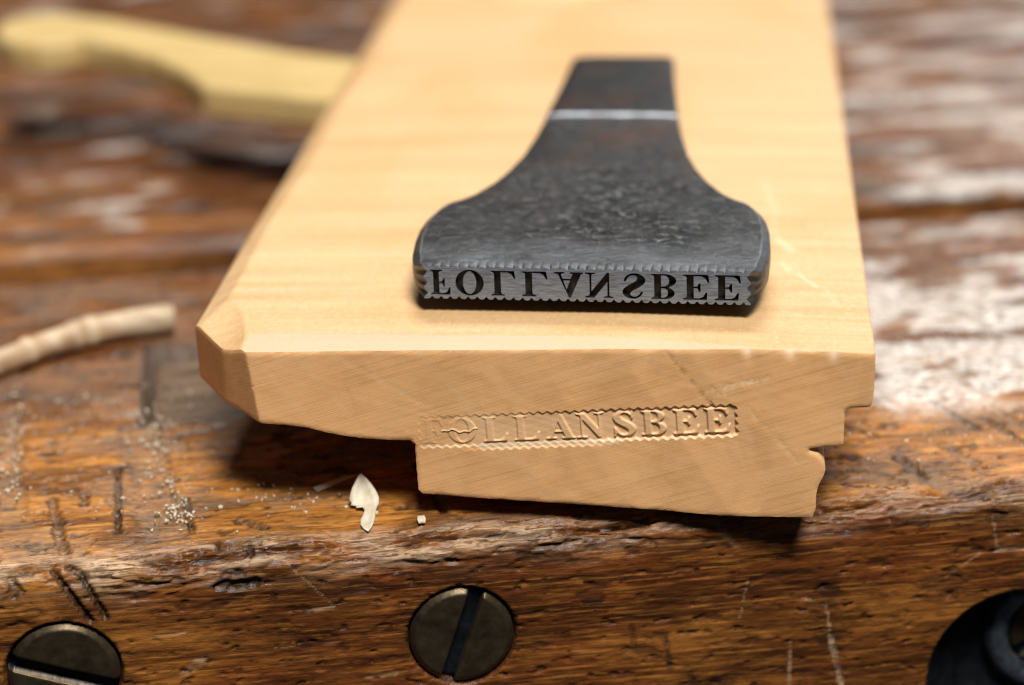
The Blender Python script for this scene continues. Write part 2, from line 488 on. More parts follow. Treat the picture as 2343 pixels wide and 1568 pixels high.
    wob_p = 0.45 * fbm(p / 1.6, s / 1.6, 3, 51); wob_s = 0.45 * fbm(p / 1.6, s / 1.6, 3, 52)
    for (a, b, c, d, hw, dep, di, wo, du) in cuts:
        k = (np.abs(p - (a + c) / 2) < abs(c - a) / 2 + hw * 2 + 2) & (np.abs(s - (b + d) / 2) < abs(d - b) / 2 + hw * 2 + 2)
        if not k.any():
            continue
        wk = min(1.0, hw * 0.8)
        dist, _ = seg_dist(p[k] + wob_p[k] * wk, s[k] + wob_s[k] * wk, a, b, c, d)
        rag_ = 0.30 * noise(p[k] / 3.5, s[k] / 0.45, 53) + 0.35 * noise(p[k] / 4.0, s[k] / 2.2, 54)
        dist = dist + hw * (0.15 + rag_ * (1.0 if hw > 0.6 else 0.3))
        mk = 1 - sstep(hw * 0.62, hw * 1.05, dist)
        h[k] -= dep * mk * (0.85 + 0.30 * noise(p[k] / 4.0, s[k] / 0.4, 57))
        edge = np.exp(-((dist - hw * 0.9) / (0.22 + 0.06 * hw)) ** 2) * (0.6 + 0.4 * (noise(p[k] / 1.5, s[k] / 1.5, 59) > -0.1))
        if di: dirt[k] = np.maximum(dirt[k], di * np.maximum((mk if hw < 1.5 else 0 * mk) * (0.55 + 0.45 * (noise(p[k] / 0.8, s[k] / 0.8, 58) > 0)), edge * 0.95))
        if wo: worn[k] = np.maximum(worn[k], 0.42 * wo * mk)
        if du: dust[k] = np.maximum(dust[k], du * mk)
    # grey grime films with ragged dark rims, on the top only
    f = fbm(p / 13 + 0.2 * noise(p / 2, s / 1.0, 83), s / 11, 4, 85)
    film = top * sstep(0.06, 0.12, f) * (0.45 + 0.55 * sstep(-50, -75, p) + 0.4 * sstep(-5, 10, p))
    dust = np.maximum(dust, 0.75 * film)
    rim = top * np.exp(-((f - 0.085) / 0.022) ** 2) * sstep(-0.1, 0.25, noise(p / 4, s / 3, 87))
    dirt = np.maximum(dirt, 0.85 * rim)
    h -= 0.16 * film + 0.1 * rim
    # small dents and dark pores everywhere
    d1 = fbm(p / 2.6, s / 1.1, 3, 61)
    h -= 0.26 * sstep(0.24, 0.5, d1)
    dirt = np.maximum(dirt, (0.5 + 0.35 * top) * sstep(0.28, 0.48, d1))
    d3 = fbm(p / 7, s / 2.6, 5, 67)
    h -= 0.30 * sstep(0.22, 0.36, d3) * (0.5 + 0.5 * top)
    dirt = np.maximum(dirt, (0.45 + 0.4 * top) * sstep(0.24, 0.36, d3))
    d2 = noise(p / 2.2, s / 0.35, 63)
    dirt = np.maximum(dirt, 0.55 * sstep(0.5, 0.8, d2) * (0.4 + 0.6 * (fbm(p / 18, s / 8, 2, 65) > 0)))
    # grey dust lying on the top, thicker to the right and in the rear strip
    q = s - S_TOP + FRONT_Q + ARC
    grey = fbm(p / 15, s / 7, 4, 71)
    rear = sstep(30, 50, q - 6 * fbm(p / 14, s / 9, 2, 73) - 0.13 * np.clip(-p, 0, 100) + 4)
    dust = np.maximum(dust, top * sstep(-0.15, 0.45, grey) * (0.10 + 0.75 * rear + 0.30 * sstep(-5, 15, p) * rear))
    fz = np.clip(0.02 + 0.8 * fbm(p / 28, s / 9, 3, 77) + 0.38 * sstep(-62, -92, p) + 0.18 * sstep(-20, 20, p), 0, 0.7)  # front darker than the top, most under the plane: shade painted in
    zone = np.clip((1 - 0.85 * rear) * top + fz * (1 - top), 0, 1)
    # countersinks of the screws and the counterbore on the front face
    z = s - ARC
    for (cx, cz, R, _a) in SCREWS:
        r = np.hypot(p - cx, z - cz)
        h = np.where(r < R + 0.45, -1.6 * (1 - sstep(R + 0.05, R + 0.45, r)) + h * sstep(R, R + 0.6, r), h)
        dirt = np.maximum(dirt, 0.85 * (1 - sstep(R, R + 0.75, r)))
    r = np.hypot(p - COLLAR[0], z - COLLAR[1])
    R = COLLAR[2]
    h = np.where(r < R, -9.0, h * sstep(R, R + 0.6, r) - 0.5 * (1 - sstep(R, R + 0.5, r)))
    dirt = np.maximum(dirt, 0.6 * (1 - sstep(R, R + 0.6, r)))
    # mortise of the bench dog
    for (a, b, c, d) in DOG_HOLE:
        inside = (p > a) & (p < b) & (q > c) & (q < d)
        h = np.where(inside, -14.0, h)
        dirt = np.where((p > a - 0.6) & (p < b + 0.6) & (q > c - 0.6) & (q < d + 0.6), np.maximum(dirt, 0.8), dirt)
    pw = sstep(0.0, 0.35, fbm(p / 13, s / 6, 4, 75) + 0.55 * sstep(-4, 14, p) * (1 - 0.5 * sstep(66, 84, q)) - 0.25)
    powder_glare = top * np.clip(1.5 * pw * sstep(26, 38, q) * (0.15 + 0.85 * sstep(-12, 8, p)) * (1 - 0.6 * sstep(78, 92, q)), 0, 1)  # densest at the right, where window glare is painted in with the dust
    return h, dirt, worn, dust, zone, powder_glare


DOG_HOLE = [(-84.4, -62.0, 45.2, 73.4)]
BENCH = empty("vise_jaw", (0, 0, 0), BENCH_YAW)
tag(BENCH, "battered brown varnished wooden vise jaw with scarred front edge, under the moulding plane", "vise jaw")

p_ax = np.concatenate([np.arange(-330, -150, 4.0), np.arange(-150, -112, 0.8), np.arange(-112, 42, 0.25), np.arange(42, 90, 0.8), np.arange(90, 292, 4.0)])
s_ax = np.concatenate([np.arange(-92, -52, 5.0), np.arange(-52, -24, 1.2), np.arange(-24, 34, 0.22), np.arange(34, qs(BACK_Q) - 0.2, 0.5), [qs(BACK_Q)]])
Pg, Sg = np.meshgrid(p_ax, s_ax)
pp, ss = Pg.ravel().copy(), Sg.ravel().copy()
# snap grid to the counterbore rim so that its edge is clean
zc = ss - ARC
r = np.hypot(pp - COLLAR[0], zc - COLLAR[1]); k = np.abs(r - COLLAR[2]) < 0.16
pp[k] = COLLAR[0] + (pp[k] - COLLAR[0]) / r[k] * (COLLAR[2] + 0.001); ss[k] = ARC + COLLAR[1] + (zc[k] - COLLAR[1]) / r[k] * (COLLAR[2] + 0.001)
h, dirt, worn, dust, zone, powder_glare = carve(pp, ss)
ang = np.clip(ss / ARC, 0, math.pi / 2)
yq = np.where(ss < 0, FRONT_Q, np.where(ss > S_TOP, FRONT_Q + ARC + ss - S_TOP, FRONT_Q + ARC * (1 - np.cos(ang))))
zz = np.where(ss < 0, ss - ARC, np.where(ss > S_TOP, 0.0, -ARC + ARC * np.sin(ang)))
ny, nz = -np.cos(ang), np.sin(ang)
verts = np.stack([pp, yq + ny * h, zz + nz * h], -1)
nr, nc = len(s_ax), len(p_ax)
# back wall of the jaw, down into the gap
back = []
for zb in (-4, -30, -70):
    back.append(np.stack([p_ax, np.full(nc, BACK_Q + 0.3), np.full(nc, float(zb))], -1))
verts = np.concatenate([verts] + back)
pad = lambda a, v=0.0: np.concatenate([a, np.full(3 * nc, v)])
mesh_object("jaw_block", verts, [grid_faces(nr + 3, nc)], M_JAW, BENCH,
            attrs=dict(dirt=pad(dirt, 0.2), worn=pad(worn), dust=pad(dust), zone=pad(zone, 0.0), powder_glare=pad(powder_glare)))


def disc_relief(R, slot_w, slot_d, angle, step=0.16):
    """round screw head seen from its front: flat with a worn rim and a slot. axis +y is inward"""
    a = np.linspace(0, 2 * math.pi, 120, endpoint=False)
    ring = np.stack([R * np.cos(a), R * np.sin(a)], -1)
    g = np.arange(-R, R, step)
    X, Y = np.meshgrid(g, g); X = X.ravel(); Y = Y.ravel()
    X = X + rng.uniform(-.02, .02, X.size); Y = Y + rng.uniform(-.02, .02, Y.size)
    ok = np.hypot(X, Y) < R - step * 0.7
    ok &= (np.abs(np.abs(Y) - slot_w / 2) > 0.17)
    pts = [ring, np.stack([X[ok], Y[ok]], -1)]
    for yy in (slot_w / 2 + 0.05, slot_w / 2 - 0.05, -slot_w / 2 + 0.05, -slot_w / 2 - 0.05):
        xm = math.sqrt(R * R - yy * yy) - 0.06
        xs = np.arange(-xm, xm, 0.07); pts.append(np.stack([xs, np.full_like(xs, yy)], -1))
    P, T, wh = triangulate(np.concatenate(pts), [list(range(120))])
    x, y = P[:, 0], P[:, 1]; rr = np.hypot(x, y)
    dep = 0.55 * sstep(R - 0.75, R + 0.1, rr) + 0.06 * fbm(x / 1.5, y / 1.5, 3, int(R * 10)) + 0.02 * rr * rr / R
    dep += slot_d * (np.abs(y) < slot_w / 2) * (1 - 0.25 * sstep(0.3 * R, R, rr)) + 0.10 * np.exp(-((np.abs(y) - slot_w / 2) / 0.14) ** 2)
    c, s_ = math.cos(math.radians(angle)), math.sin(math.radians(angle))
    X2, Z2 = x * c - y * s_, x * s_ + y * c
    V = np.stack([X2, dep, Z2], -1)
    # skirt down the shank
    rim = list(range(120)); n0 = len(V)
    sk = V[wh[:120]].copy(); sk[:, 1] += 2.0
    V = np.concatenate([V, sk])
    F = [T[:, ::-1] if np.cross(V[T[0, 1]] - V[T[0, 0]], V[T[0, 2]] - V[T[0, 0]])[1] > 0 else T]
    q = np.array([[wh[i], n0 + i, n0 + (i + 1) % 120, wh[(i + 1) % 120]] for i in range(120)])
    F.append(q)
    slot_t = (np.abs(P[F[0]].mean(1)[:, 1]) < slot_w / 2)
    return V, F, np.concatenate([slot_t.astype(int), np.zeros(120, int)])


for (cx, cz, R, a) in SCREWS:
    V, F, mi_ = disc_relief(R, 1.75, 1.5, a)
    o = mesh_object("screw", V, F, [M_SCREW, M_COLLAR], BENCH, mat_index=mi_)
    o.location = Vector((cx, FRONT_Q - 0.25, cz)) * MM
    o["label"] = "dark slotted steel screw head, slot near upright" if cx > -60 else "dark slotted steel screw head at the left, slot lying flat"

# iron cup inside the counterbore, with its screw
a = np.linspace(0, 2 * math.pi, 96, endpoint=False)
prof = [(COLLAR[2] - 0.15, 1.2), (COLLAR[2] - 0.5, 1.6), (COLLAR[2] - 1.6, 3.4), (COLLAR[2] - 3.2, 5.6), (5.0, 7.0), (0.1, 7.3)]
V = np.concatenate([np.stack([rr * np.cos(a), np.full(96, d), rr * np.sin(a)], -1) for rr, d in prof])
cup = mesh_object("iron_cup", V, [grid_faces(len(prof), 96, wrap=True)], M_COLLAR, BENCH)
cup.location = Vector((COLLAR[0], FRONT_Q, COLLAR[1])) * MM
prof = [(5.2, 6.6), (5.45, 5.6), (6.0, 5.0), (6.7, 4.8), (7.4, 5.0), (8.0, 5.6), (8.4, 6.6), (8.5, 8.0)]
V = np.concatenate([np.stack([5.9 + rr * np.cos(a), np.full(96, d) + 0.12 * np.sin(3 * a), 2.4 + rr * np.sin(a)], -1) for rr, d in prof])
wsh = mesh_object("washer", V, [grid_faces(len(prof), 96, wrap=True)], M_WASHER, cup)
wsh["label"] = "blue-black domed iron washer in the cup"
V, F, mi_ = disc_relief(5.3, 1.6, 1.2, 35)
o = mesh_object("cup_screw", V, F, [M_SCREW, M_COLLAR], cup, mat_index=mi_)
o.location = Vector((5.9, 6.0, 2.4)) * MM
o["label"] = "brownish screw head sunk in the black iron cup"

# bench dog in its mortise
dg = []
nx, nyy = 40, 50
xs = np.linspace(-83.1, -62.4, nx); ys = np.linspace(45.6, 69.3, nyy)
X, Y = np.meshgrid(xs, ys)
ed = np.minimum(np.minimum(X - xs[0], xs[-1] - X), np.minimum(Y - ys[0], ys[-1] - Y))
Zt = -0.7 - 0.5 * (1 - sstep(0, 0.9, ed)) + 0.12 * fbm(X / 3, Y / 3, 3, 81)
V = np.stack([X, Y, Zt], -1).reshape(-1, 3)
brd = [j for j in range(nx)] + [i * nx + nx - 1 for i in range(1, nyy)] + [(nyy - 1) * nx + j for j in range(nx - 2, -1, -1)] + [i * nx for i in range(nyy - 2, 0, -1)]
low = V[brd].copy(); low[:, 2] = -13
n0 = len(V); V = np.concatenate([V, low]); L = len(brd)
Fq = np.array([[brd[i], n0 + i, n0 + (i + 1) % L, brd[(i + 1) % L]] for i in range(L)])
dog = mesh_object("bench_dog", V, [grid_faces(nyy, nx), Fq], M_DOG)
dog.rotation_euler = (0, 0, BENCH_YAW)
tag(dog, "dusty grey-brown bench dog set in a mortise left of the moulding plane", "bench dog")

# ------------------------------------------------------------------ bench top behind the vise gap
TOPB = empty("bench_top", (0, 0, 0), BENCH_YAW)
tag(TOPB, "old stained brown bench top planks beyond the vise gap", kind="structure")
for k, (qa, qb, zo) in enumerate([(117.0, 172.0, 0.0), (172.7, 246.0, -0.6), (246.9, 330.0, 0.3), (330.8, 520.0, -0.2)]):
    st = 0.8 if k < 2 else 1.6
    pa = np.arange(-330, 290, 1.2 if k < 2 else 2.4); qa_ = np.concatenate([[qa], np.arange(qa + 0.6, qb - 0.5, st), [qb]])
    Pg, Qg = np.meshgrid(pa, qa_); p_, q_ = Pg.ravel(), Qg.ravel()
    hh = 0.5 * fbm(p_ / 40, q_ / 14, 4, 90 + k) + 0.25 * noise(p_ / 25, q_ / 1.6, 95 + k)
    edge = np.minimum(q_ - qa, qb - q_)
    hh -= 1.3 * np.exp(-(edge / 0.9) ** 2) * (0.7 + 0.5 * noise(p_ / 9, q_ * 0 + k, 97))
    cr_ = np.maximum(fbm(p_ / 30, q_ / 4, 4, 99 + k), 1.2 * fbm(p_ / 70, q_ / 8, 3, 109 + k) - 0.02)
    hh -= 0.8 * sstep(0.25, 0.45, cr_)
    di = np.maximum(0.9 * sstep(0.16, 0.36, cr_), np.exp(-(edge / 1.2) ** 2) * (0.25 if k == 0 else 0.8))
    du = sstep(-0.05, 0.5, fbm(p_ / 22, q_ / 9, 4, 101 + k)) * (0.55 + 0.35 * sstep(-30, 40, p_))
    V = np.stack([p_, q_, zo + hh], -1)
    nq, np_ = len(qa_), len(pa)
    wall = np.stack([pa, np.full(np_, qa + 0.1), np.full(np_, -60.0)], -1)
    mid_w = np.stack([pa, np.full(np_, qa - 0.05), np.full(np_, -8.0)], -1)
    up_w = np.stack([pa, np.full(np_, qa - 0.05) + 0.3 * noise(pa / 11, pa * 0 + k, 107), np.full(np_, -1.6)], -1)
    V = np.concatenate([wall, mid_w, up_w, V])
    z0 = np.zeros(3 * np_)
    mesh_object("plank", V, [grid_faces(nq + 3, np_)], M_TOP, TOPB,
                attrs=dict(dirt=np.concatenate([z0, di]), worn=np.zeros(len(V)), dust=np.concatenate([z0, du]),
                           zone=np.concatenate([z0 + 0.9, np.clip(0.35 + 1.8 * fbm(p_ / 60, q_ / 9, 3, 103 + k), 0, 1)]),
                           powder_glare=np.concatenate([z0, 0.9 * sstep(0.05, 0.40, fbm(p_ / 20, q_ / 9, 4, 105 + k) + 0.22 * sstep(-40, 30, p_) - 0.12)])))  # pale dust and painted glare, more of it to the right

# ------------------------------------------------------------------ lettering
def arc_pts(cx, cy, rx, ry, a0, a1, n):
    t = np.radians(np.linspace(a0, a1, n))
    return [(cx + rx * math.cos(x), cy + ry * math.sin(x)) for x in t]


SERIF_T = [(0.0, 1.0), (0.0, 0.955), (0.09, 0.935), (0.13, 0.88)]
SERIF_B = [(0.13, 0.12), (0.09, 0.065), (0.0, 0.045), (0.0, 0.0)]
ARM_TOP = [(0.40, 0.94), (0.62, 0.94), (0.76, 0.88), (0.86, 0.70), (0.92, 0.70), (0.90, 1.0)]
ARM_BOT = [(0.95, 0.0), (1.0, 0.31), (0.94, 0.31), (0.84, 0.14), (0.70, 0.065), (0.40, 0.065)]
MIDBAR = [(0.40, 0.48), (0.54, 0.47), (0.60, 0.34), (0.66, 0.34), (0.66, 0.68), (0.60, 0.68), (0.54, 0.54), (0.40, 0.535)]
GL = {
    'E': [SERIF_T + SERIF_B + ARM_BOT + MIDBAR + ARM_TOP],
    'F': [SERIF_T + SERIF_B + [(0.56, 0.0), (0.56, 0.045), (0.44, 0.065), (0.40, 0.12)] + MIDBAR + ARM_TOP],
    'L': [SERIF_T + SERIF_B + ARM_BOT[:5] + [(0.40, 0.065), (0.40, 0.88), (0.44, 0.935), (0.54, 0.955), (0.54, 1.0)]],
    'O': [arc_pts(0.5, 0.5, 0.5, 0.52, 90, 449, 40), arc_pts(0.5, 0.5, 0.235, 0.455, 90, 449, 36)],
    'A': [[(0.0, 0.0), (0.36, 0.0), (0.36, 0.045), (0.24, 0.08), (0.29, 0.27), (0.57, 0.27), (0.64, 0.08), (0.54, 0.045), (0.54, 0.0),
           (1.0, 0.0), (1.0, 0.045), (0.92, 0.08), (0.56, 1.02), (0.50, 1.02), (0.14, 0.09), (0.0, 0.045)],
          [(0.315, 0.335), (0.425, 0.70), (0.545, 0.335)]],
    'N': [[(0.0, 1.0), (0.0, 0.955), (0.12, 0.92), (0.155, 0.86), (0.155, 0.10), (0.10, 0.06), (0.0, 0.045), (0.0, 0.0), (0.37, 0.0), (0.37, 0.045),
           (0.26, 0.06), (0.225, 0.10), (0.225, 0.74), (0.78, -0.01), (0.86, -0.01), (0.86, 0.90), (0.90, 0.94), (1.0, 0.955), (1.0, 1.0),
           (0.65, 1.0), (0.65, 0.955), (0.75, 0.94), (0.79, 0.90), (0.79, 0.36), (0.32, 1.0)]],
    'B': [[(0.0, 1.0), (0.0, 0.955), (0.09, 0.935), (0.13, 0.88), (0.13, 0.12), (0.09, 0.065), (0.0, 0.045), (0.0, 0.0)]
          + arc_pts(0.56, 0.265, 0.44, 0.265, -90, 68, 14) + arc_pts(0.54, 0.765, 0.40, 0.235, -60, 90, 14),
          [(0.40, 0.94)] + arc_pts(0.50, 0.755, 0.17, 0.185, 90, -90, 10) + [(0.40, 0.57)],
          [(0.40, 0.50)] + arc_pts(0.53, 0.275, 0.19, 0.215, 90, -90, 10) + [(0.40, 0.06)]],
}


def make_s():
    c = [(0.86, 0.70), (0.80, 0.86), (0.60, 0.975), (0.40, 0.965), (0.22, 0.88), (0.17, 0.74), (0.27, 0.62), (0.50, 0.51), (0.74, 0.39), (0.84, 0.26),
         (0.76, 0.10), (0.58, 0.03), (0.36, 0.035), (0.17, 0.15), (0.10, 0.34)]
    w = [0.05, 0.06, 0.07, 0.09, 0.15, 0.19, 0.23, 0.245, 0.23, 0.19, 0.145, 0.09, 0.07, 0.06, 0.05]
    t = np.arange(len(c)); ti = np.linspace(0, len(c) - 1, 60)
    X = np.interp(ti, t, [k[0] for k in c]); Y = np.interp(ti, t, [k[1] for k in c]); Wd = np.interp(ti, t, w)
    ker = np.ones(5) / 5
    sm = lambda v: np.convolve(np.pad(v, 2, mode='edge'), ker, 'valid')
    X, Y, Wd = sm(X), sm(Y), sm(Wd)
    dx, dy = np.gradient(X), np.gradient(Y); l = np.hypot(dx, dy)
    nx_, ny_ = -dy / l, dx / l
    A = [(X[i] + nx_[i] * Wd[i], Y[i] + ny_[i] * Wd[i] * 0.5) for i in range(60)]
    Bq = [(X[i] - nx_[i] * Wd[i], Y[i] - ny_[i] * Wd[i] * 0.5) for i in range(60)]
    # pointed beaks at both ends
    return A[:1] + A + [(0.04, 0.34), (0.02, -0.02), (0.08, -0.02)][:0] + Bq[::-1]


S_out = make_s()
GL['S'] = [S_out, [(0.80, 0.66), (0.86, 0.66), (0.90, 1.02), (0.84, 1.02), (0.78, 0.88)], [(0.10, 0.36), (0.04, 0.36), (0.02, -0.03), (0.08, -0.03), (0.17, 0.12)]]

# word laid out over a 37.5 mm face: letter, left, right
WORD = [('F', .60, 3.14), ('O', 3.54, 6.87), ('L', 7.72, 10.6), ('L', 11.35, 14.35), ('A', 15.1, 18.5), ('N', 18.7, 21.96),
        ('S', 23.0, 25.65), ('B', 26.3, 29.2), ('E', 30.0, 33.0), ('E', 33.6, 36.6)]
LET_H = 3.07


def letter_mask(X, Y, flip=False, y0=0.45):
    """1 inside the letters; X,Y in mm over the face (Y up)"""
    mk = np.zeros(X.shape, bool)
    for ch, xa, xb in WORD:
        k = (X > xa - 0.3) & (X < xb + 0.3)
        lx = (X[k] - xa) / (xb - xa); ly = (Y[k] - y0) / LET_H
        if flip: ly = 1 - ly
        loops = GL[ch]
        if ch == 'S':
            res = in_poly(lx, ly, loops[0]) | in_poly(lx, ly, loops[1]) | in_poly(lx, ly, loops[2])
        else:
            res = in_poly(lx, ly, loops[0])
            for hole in loops[1:]: res &= ~in_poly(lx, ly, hole)
        mk[k] |= res
    return mk


# ------------------------------------------------------------------ moulding plane
# local axes: x across (toward the sole), y along the plane (away), z up; origin at the front right upper arris
U_L = -80.2
LENGTH = 245.0
cr_u = np.array([-85, -71, -50, -29, -15, -6, 0.0]); cr_w = np.array([0.30, 0.36, 0.60, 0.76, 0.52, 0.22, 0.0])


def bevel_w(u):
    return np.interp(u, [-80, -72, -60, -40, -25, -14, 0], [2.0, 4.4, 4.2, 3.4, 2.4, 0.7, 0.3]) + 0.25 * noise(u / 9, u * 0, 203)


def Htop(u, v):
    crown = np.interp(u, cr_u, cr_w) + 0.05 * fbm(u / 30, v / 25, 2, 201)
    w = crown - 0.13 * np.clip(bevel_w(u) - v, 0, None)
    w = np.minimum(w, crown - 0.62 * np.clip(-(u + 76.9 + 0.5 * noise(v / 30, u * 0, 205)), 0, None))
    dist = (u + 74.7) * 0.857 + (v - 3.2) * 0.515        # corner facet cut with a knife
    cf = -1.28 + 0.27 * dist + 0.006 * np.clip(dist, 0, 20) ** 2 + 0.055 * np.clip(u + 76.0, 0, None) ** 2
    w = np.minimum(w, cf)
    # round escapement sunk in the side, just past the picture's upper edge
    rr = np.hypot((u + 50.0) / 1.0, (v - 190) / 1.0)
    return w - 7.0 * (1 - sstep(15.0, 21.0, rr))


def Fend(u, w):
    A = 12.34 - 1.66 * (u + 80.2) - 0.072 * (w + 1.59)
    ub = -71.3 - 0.112 * w                                  # edge between end face and facet B
    B = 0.94 * (ub - u)
    return np.maximum(0.0, np.maximum(A, B)) 


# impression of the stamp, pressed into the end face
IMP0 = np.array([-51.8, -12.05]); IMPA = math.atan2(1.85, 36.65); IMPW, IMPH = 36.7, 4.0
RES = 0.03
gx = np.arange(-2.0, IMPW + 2.0, RES); gy = np.arange(-2.0, IMPH + 2.0, RES)
GX, GY = np.meshgrid(gx, gy)


def zig(x, pitch=1.04, amp=0.16):
    t = np.abs(((x / pitch) % 1.0) - 0.5) * 2
    return amp * (t - 0.5) * 2


def soft(a, sig):
    r_ = int(3 * sig / RES) + 1
    kx = np.exp(-0.5 * (np.arange(-r_, r_ + 1) * RES / sig) ** 2); kx /= kx.sum()
    a = np.apply_along_axis(lambda m_: np.convolve(m_, kx, 'same'), 0, a)
    return np.apply_along_axis(lambda m_: np.convolve(m_, kx, 'same'), 1, a)


def box_mask(X, Y):
    return ((Y > 0.10 + zig(X)) & (Y < IMPH - 0.15 + zig(X + 0.5)) & (X > 0.15 + zig(Y, 0.95, 0.16)) & (X < IMPW - 0.15 + zig(Y + .4, 0.95, 0.16)))


sc_x = 37.5 / IMPW
inside = box_mask(GX, GY)
letters = letter_mask(GX * sc_x, GY, y0=0.50)
dep_x = np.interp(GX, [-2, 0, 3, 8, 16, 24, 37, 39], [0.01, 0.05, 0.10, 0.17, 0.21, 0.27, 0.36, 0.36])
tilt = np.interp(GY, [0, IMPH], [1.12, 0.80]) - 0.35 * sstep(2.2, 3.9, GY) * (1 - sstep(8, 20, GX))
let_raise = np.interp(GX, [0, 3, 5, 37], [0.6, 0.7, 0.9, 0.95])
fld = -dep_x * tilt * inside * (1 - let_raise * letters)
# second, shifted strike of the lower border
st2 = (GY > -0.36 + zig(GX + 0.35)) & (GY < 0.25) & (GX > 5) & (GX < 23)
fld = np.minimum(fld, -0.14 * st2 * sstep(4, 9, GX) * (1 - sstep(18, 23, GX)))
imp = soft(fld, 0.055)
# raised lips of crushed wood along the border
lip = soft((np.abs(soft(inside.astype(float), 0.08) - 0.5) < 0.4).astype(float), 0.06) * dep_x * 0.16
imp = imp + lip * 0.6
# torn fibre across the O
tear = np.exp(-((GY - (2.0 + 0.18 * np.sin(GX * 2.1) + 0.1 * np.sin(GX * 5))) / 0.07) ** 2) * (GX > 2.7) * (GX < 6.9)
imp += 0.14 * tear
fresh_lit_f = np.clip(soft((st2 & (GX > 7)).astype(float) * 0.6 + 0.5 * tear, 0.05), 0, 1)
fresh_lit_f = np.maximum(fresh_lit_f, 0.22 * soft(inside.astype(float), 0.05) * sstep(0, 8, GX))
fresh_lit_f = np.maximum(fresh_lit_f, 0.55 * soft(((np.abs(GY - 0.1 - zig(GX)) < 0.12) & (GX > 0) & (GX < IMPW)).astype(float), 0.04))  # light on the upward-facing lower lip, painted as a paler colour
stain_f = soft(((inside & ~letters & (GX > 28)) & (np.sin(GX * 7.3) * np.sin(GY * 9.1 + GX) > 0.93)).astype(float), 0.05)


def samp(fld_, x, y):
    fx = np.clip((x - gx[0]) / RES, 0, len(gx) - 1.001); fy = np.clip((y - gy[0]) / RES, 0, len(gy) - 1.001)
    ix, iy = fx.astype(int), fy.astype(int); dx, dy = fx - ix, fy - iy
    v = (fld_[iy, ix] * (1 - dx) + fld_[iy, ix + 1] * dx) * (1 - dy) + (fld_[iy + 1, ix] * (1 - dx) + fld_[iy + 1, ix + 1] * dx) * dy
    ok = (x > gx[0]) & (x < gx[-1]) & (y > gy[0]) & (y < gy[-1])
    return np.where(ok, v, 0)


def imp_xy(u, w):
    c, s_ = math.cos(IMPA), math.sin(IMPA)
    return (u - IMP0[0]) * c + (w - IMP0[1]) * s_, -(u - IMP0[0]) * s_ + (w - IMP0[1]) * c


# outline of the end, counter-clockwise seen from the camera: up the right side, along the top to the left, down, along the bottom
def dens(pts, step):
    out = []
    for (a, b) in zip(pts[:-1], pts[1:]):
        n_ = max(1, int(math.hypot(b[0] - a[0], b[1] - a[1]) / step))
        for i in range(n_): out.append((a[0] + (b[0] - a[0]) * i / n_, a[1] + (b[1] - a[1]) * i / n_))
    return out


bottom = [(U_L, -8.46), (-73.6, -8.45), (-70.1, -9.05), (-67.4, -9.25), (-64.6, -9.6), (-61.9, -10.3), (-58.2, -10.95), (-54.5, -11.15), (-52.9, -11.15), (-52.4, -11.7),
          (-52.35, -14.0), (-52.2, -17.35), (-51.8, -17.9), (-39.5, -18.65), (-26.7, -19.45), (-16.8, -20.25), (-6.7, -20.36)]
bead = [(-6.7, -20.36), (-6.35, -19.3), (-6.3, -17.4), (-6.05, -16.2), (-5.6, -15.3), (-5.30, -14.2), (-5.45, -13.2), (-6.1, -12.45), (-7.1, -12.0), (-7.25, -11.75), (-5.3, -11.28)]
right = [(-5.3, -11.28), (-3.35, -11.12), (-3.25, -7.05), (-2.65, -6.68), (-0.35, -6.55), (-0.08, -4.95), (0.0, -2.5), (0.0, 0.0)]
top_u = list(np.concatenate([np.arange(0, -70, -0.45), np.arange(-70, U_L, -0.3), [U_L]]))
ring = []; kind = []
for p_ in dens(bottom, 0.35): ring.append(p_); kind.append(0)
for p_ in dens(bead, 0.25): ring.append(p_); kind.append(0)
for p_ in dens(right, 0.35): ring.append(p_); kind.append(0)
for u in top_u:
    w0 = 0.0
    for _ in range(6): w0 = float(Htop(np.array([u]), np.array([float(Fend(np.array([u]), np.array([w0]))[0])]))[0])
    ring.append((u, w0)); kind.append(1)
wl = ring[-1][1]
NL = 24
for i in range(1, NL): ring.append((U_L, wl + (-8.46 - wl) * i / NL)); kind.append(2)
ring = np.array(ring); kind = np.array(kind)
rag = 0.05 * noise(ring[:, 0] / 0.8 + ring[:, 1], ring[:, 1] / 0.8, 211) * (kind == 0)
ring[:, 0] += rag; ring[:, 1] += rag * 0.5
nR = len(ring)
# interior points: fine where the stamp struck, coarser elsewhere
def jgrid(x0, x1, y0, y1, st):
    X, Y = np.meshgrid(np.arange(x0, x1, st), np.arange(y0, y1, st)); X = X.ravel(); Y = Y.ravel()
    return X + rng.uniform(-.12, .12, X.size) * st, Y + rng.uniform(-.12, .12, X.size) * st


Xc, Yc = jgrid(-80, 0.5, -21, 1.2, 0.34)
ix, iy = imp_xy(Xc, Yc)
far = ~((ix > -0.6) & (ix < IMPW + 0.6) & (iy > -0.9) & (iy < IMPH + 0.5))
Xc, Yc = Xc[far], Yc[far]
lx, ly = jgrid(-0.55, IMPW + 0.55, -0.85, IMPH + 0.45, 0.075)
c, s_ = math.cos(IMPA), math.sin(IMPA)
Xf, Yf = IMP0[0] + lx * c - ly * s_, IMP0[1] + lx * s_ + ly * c
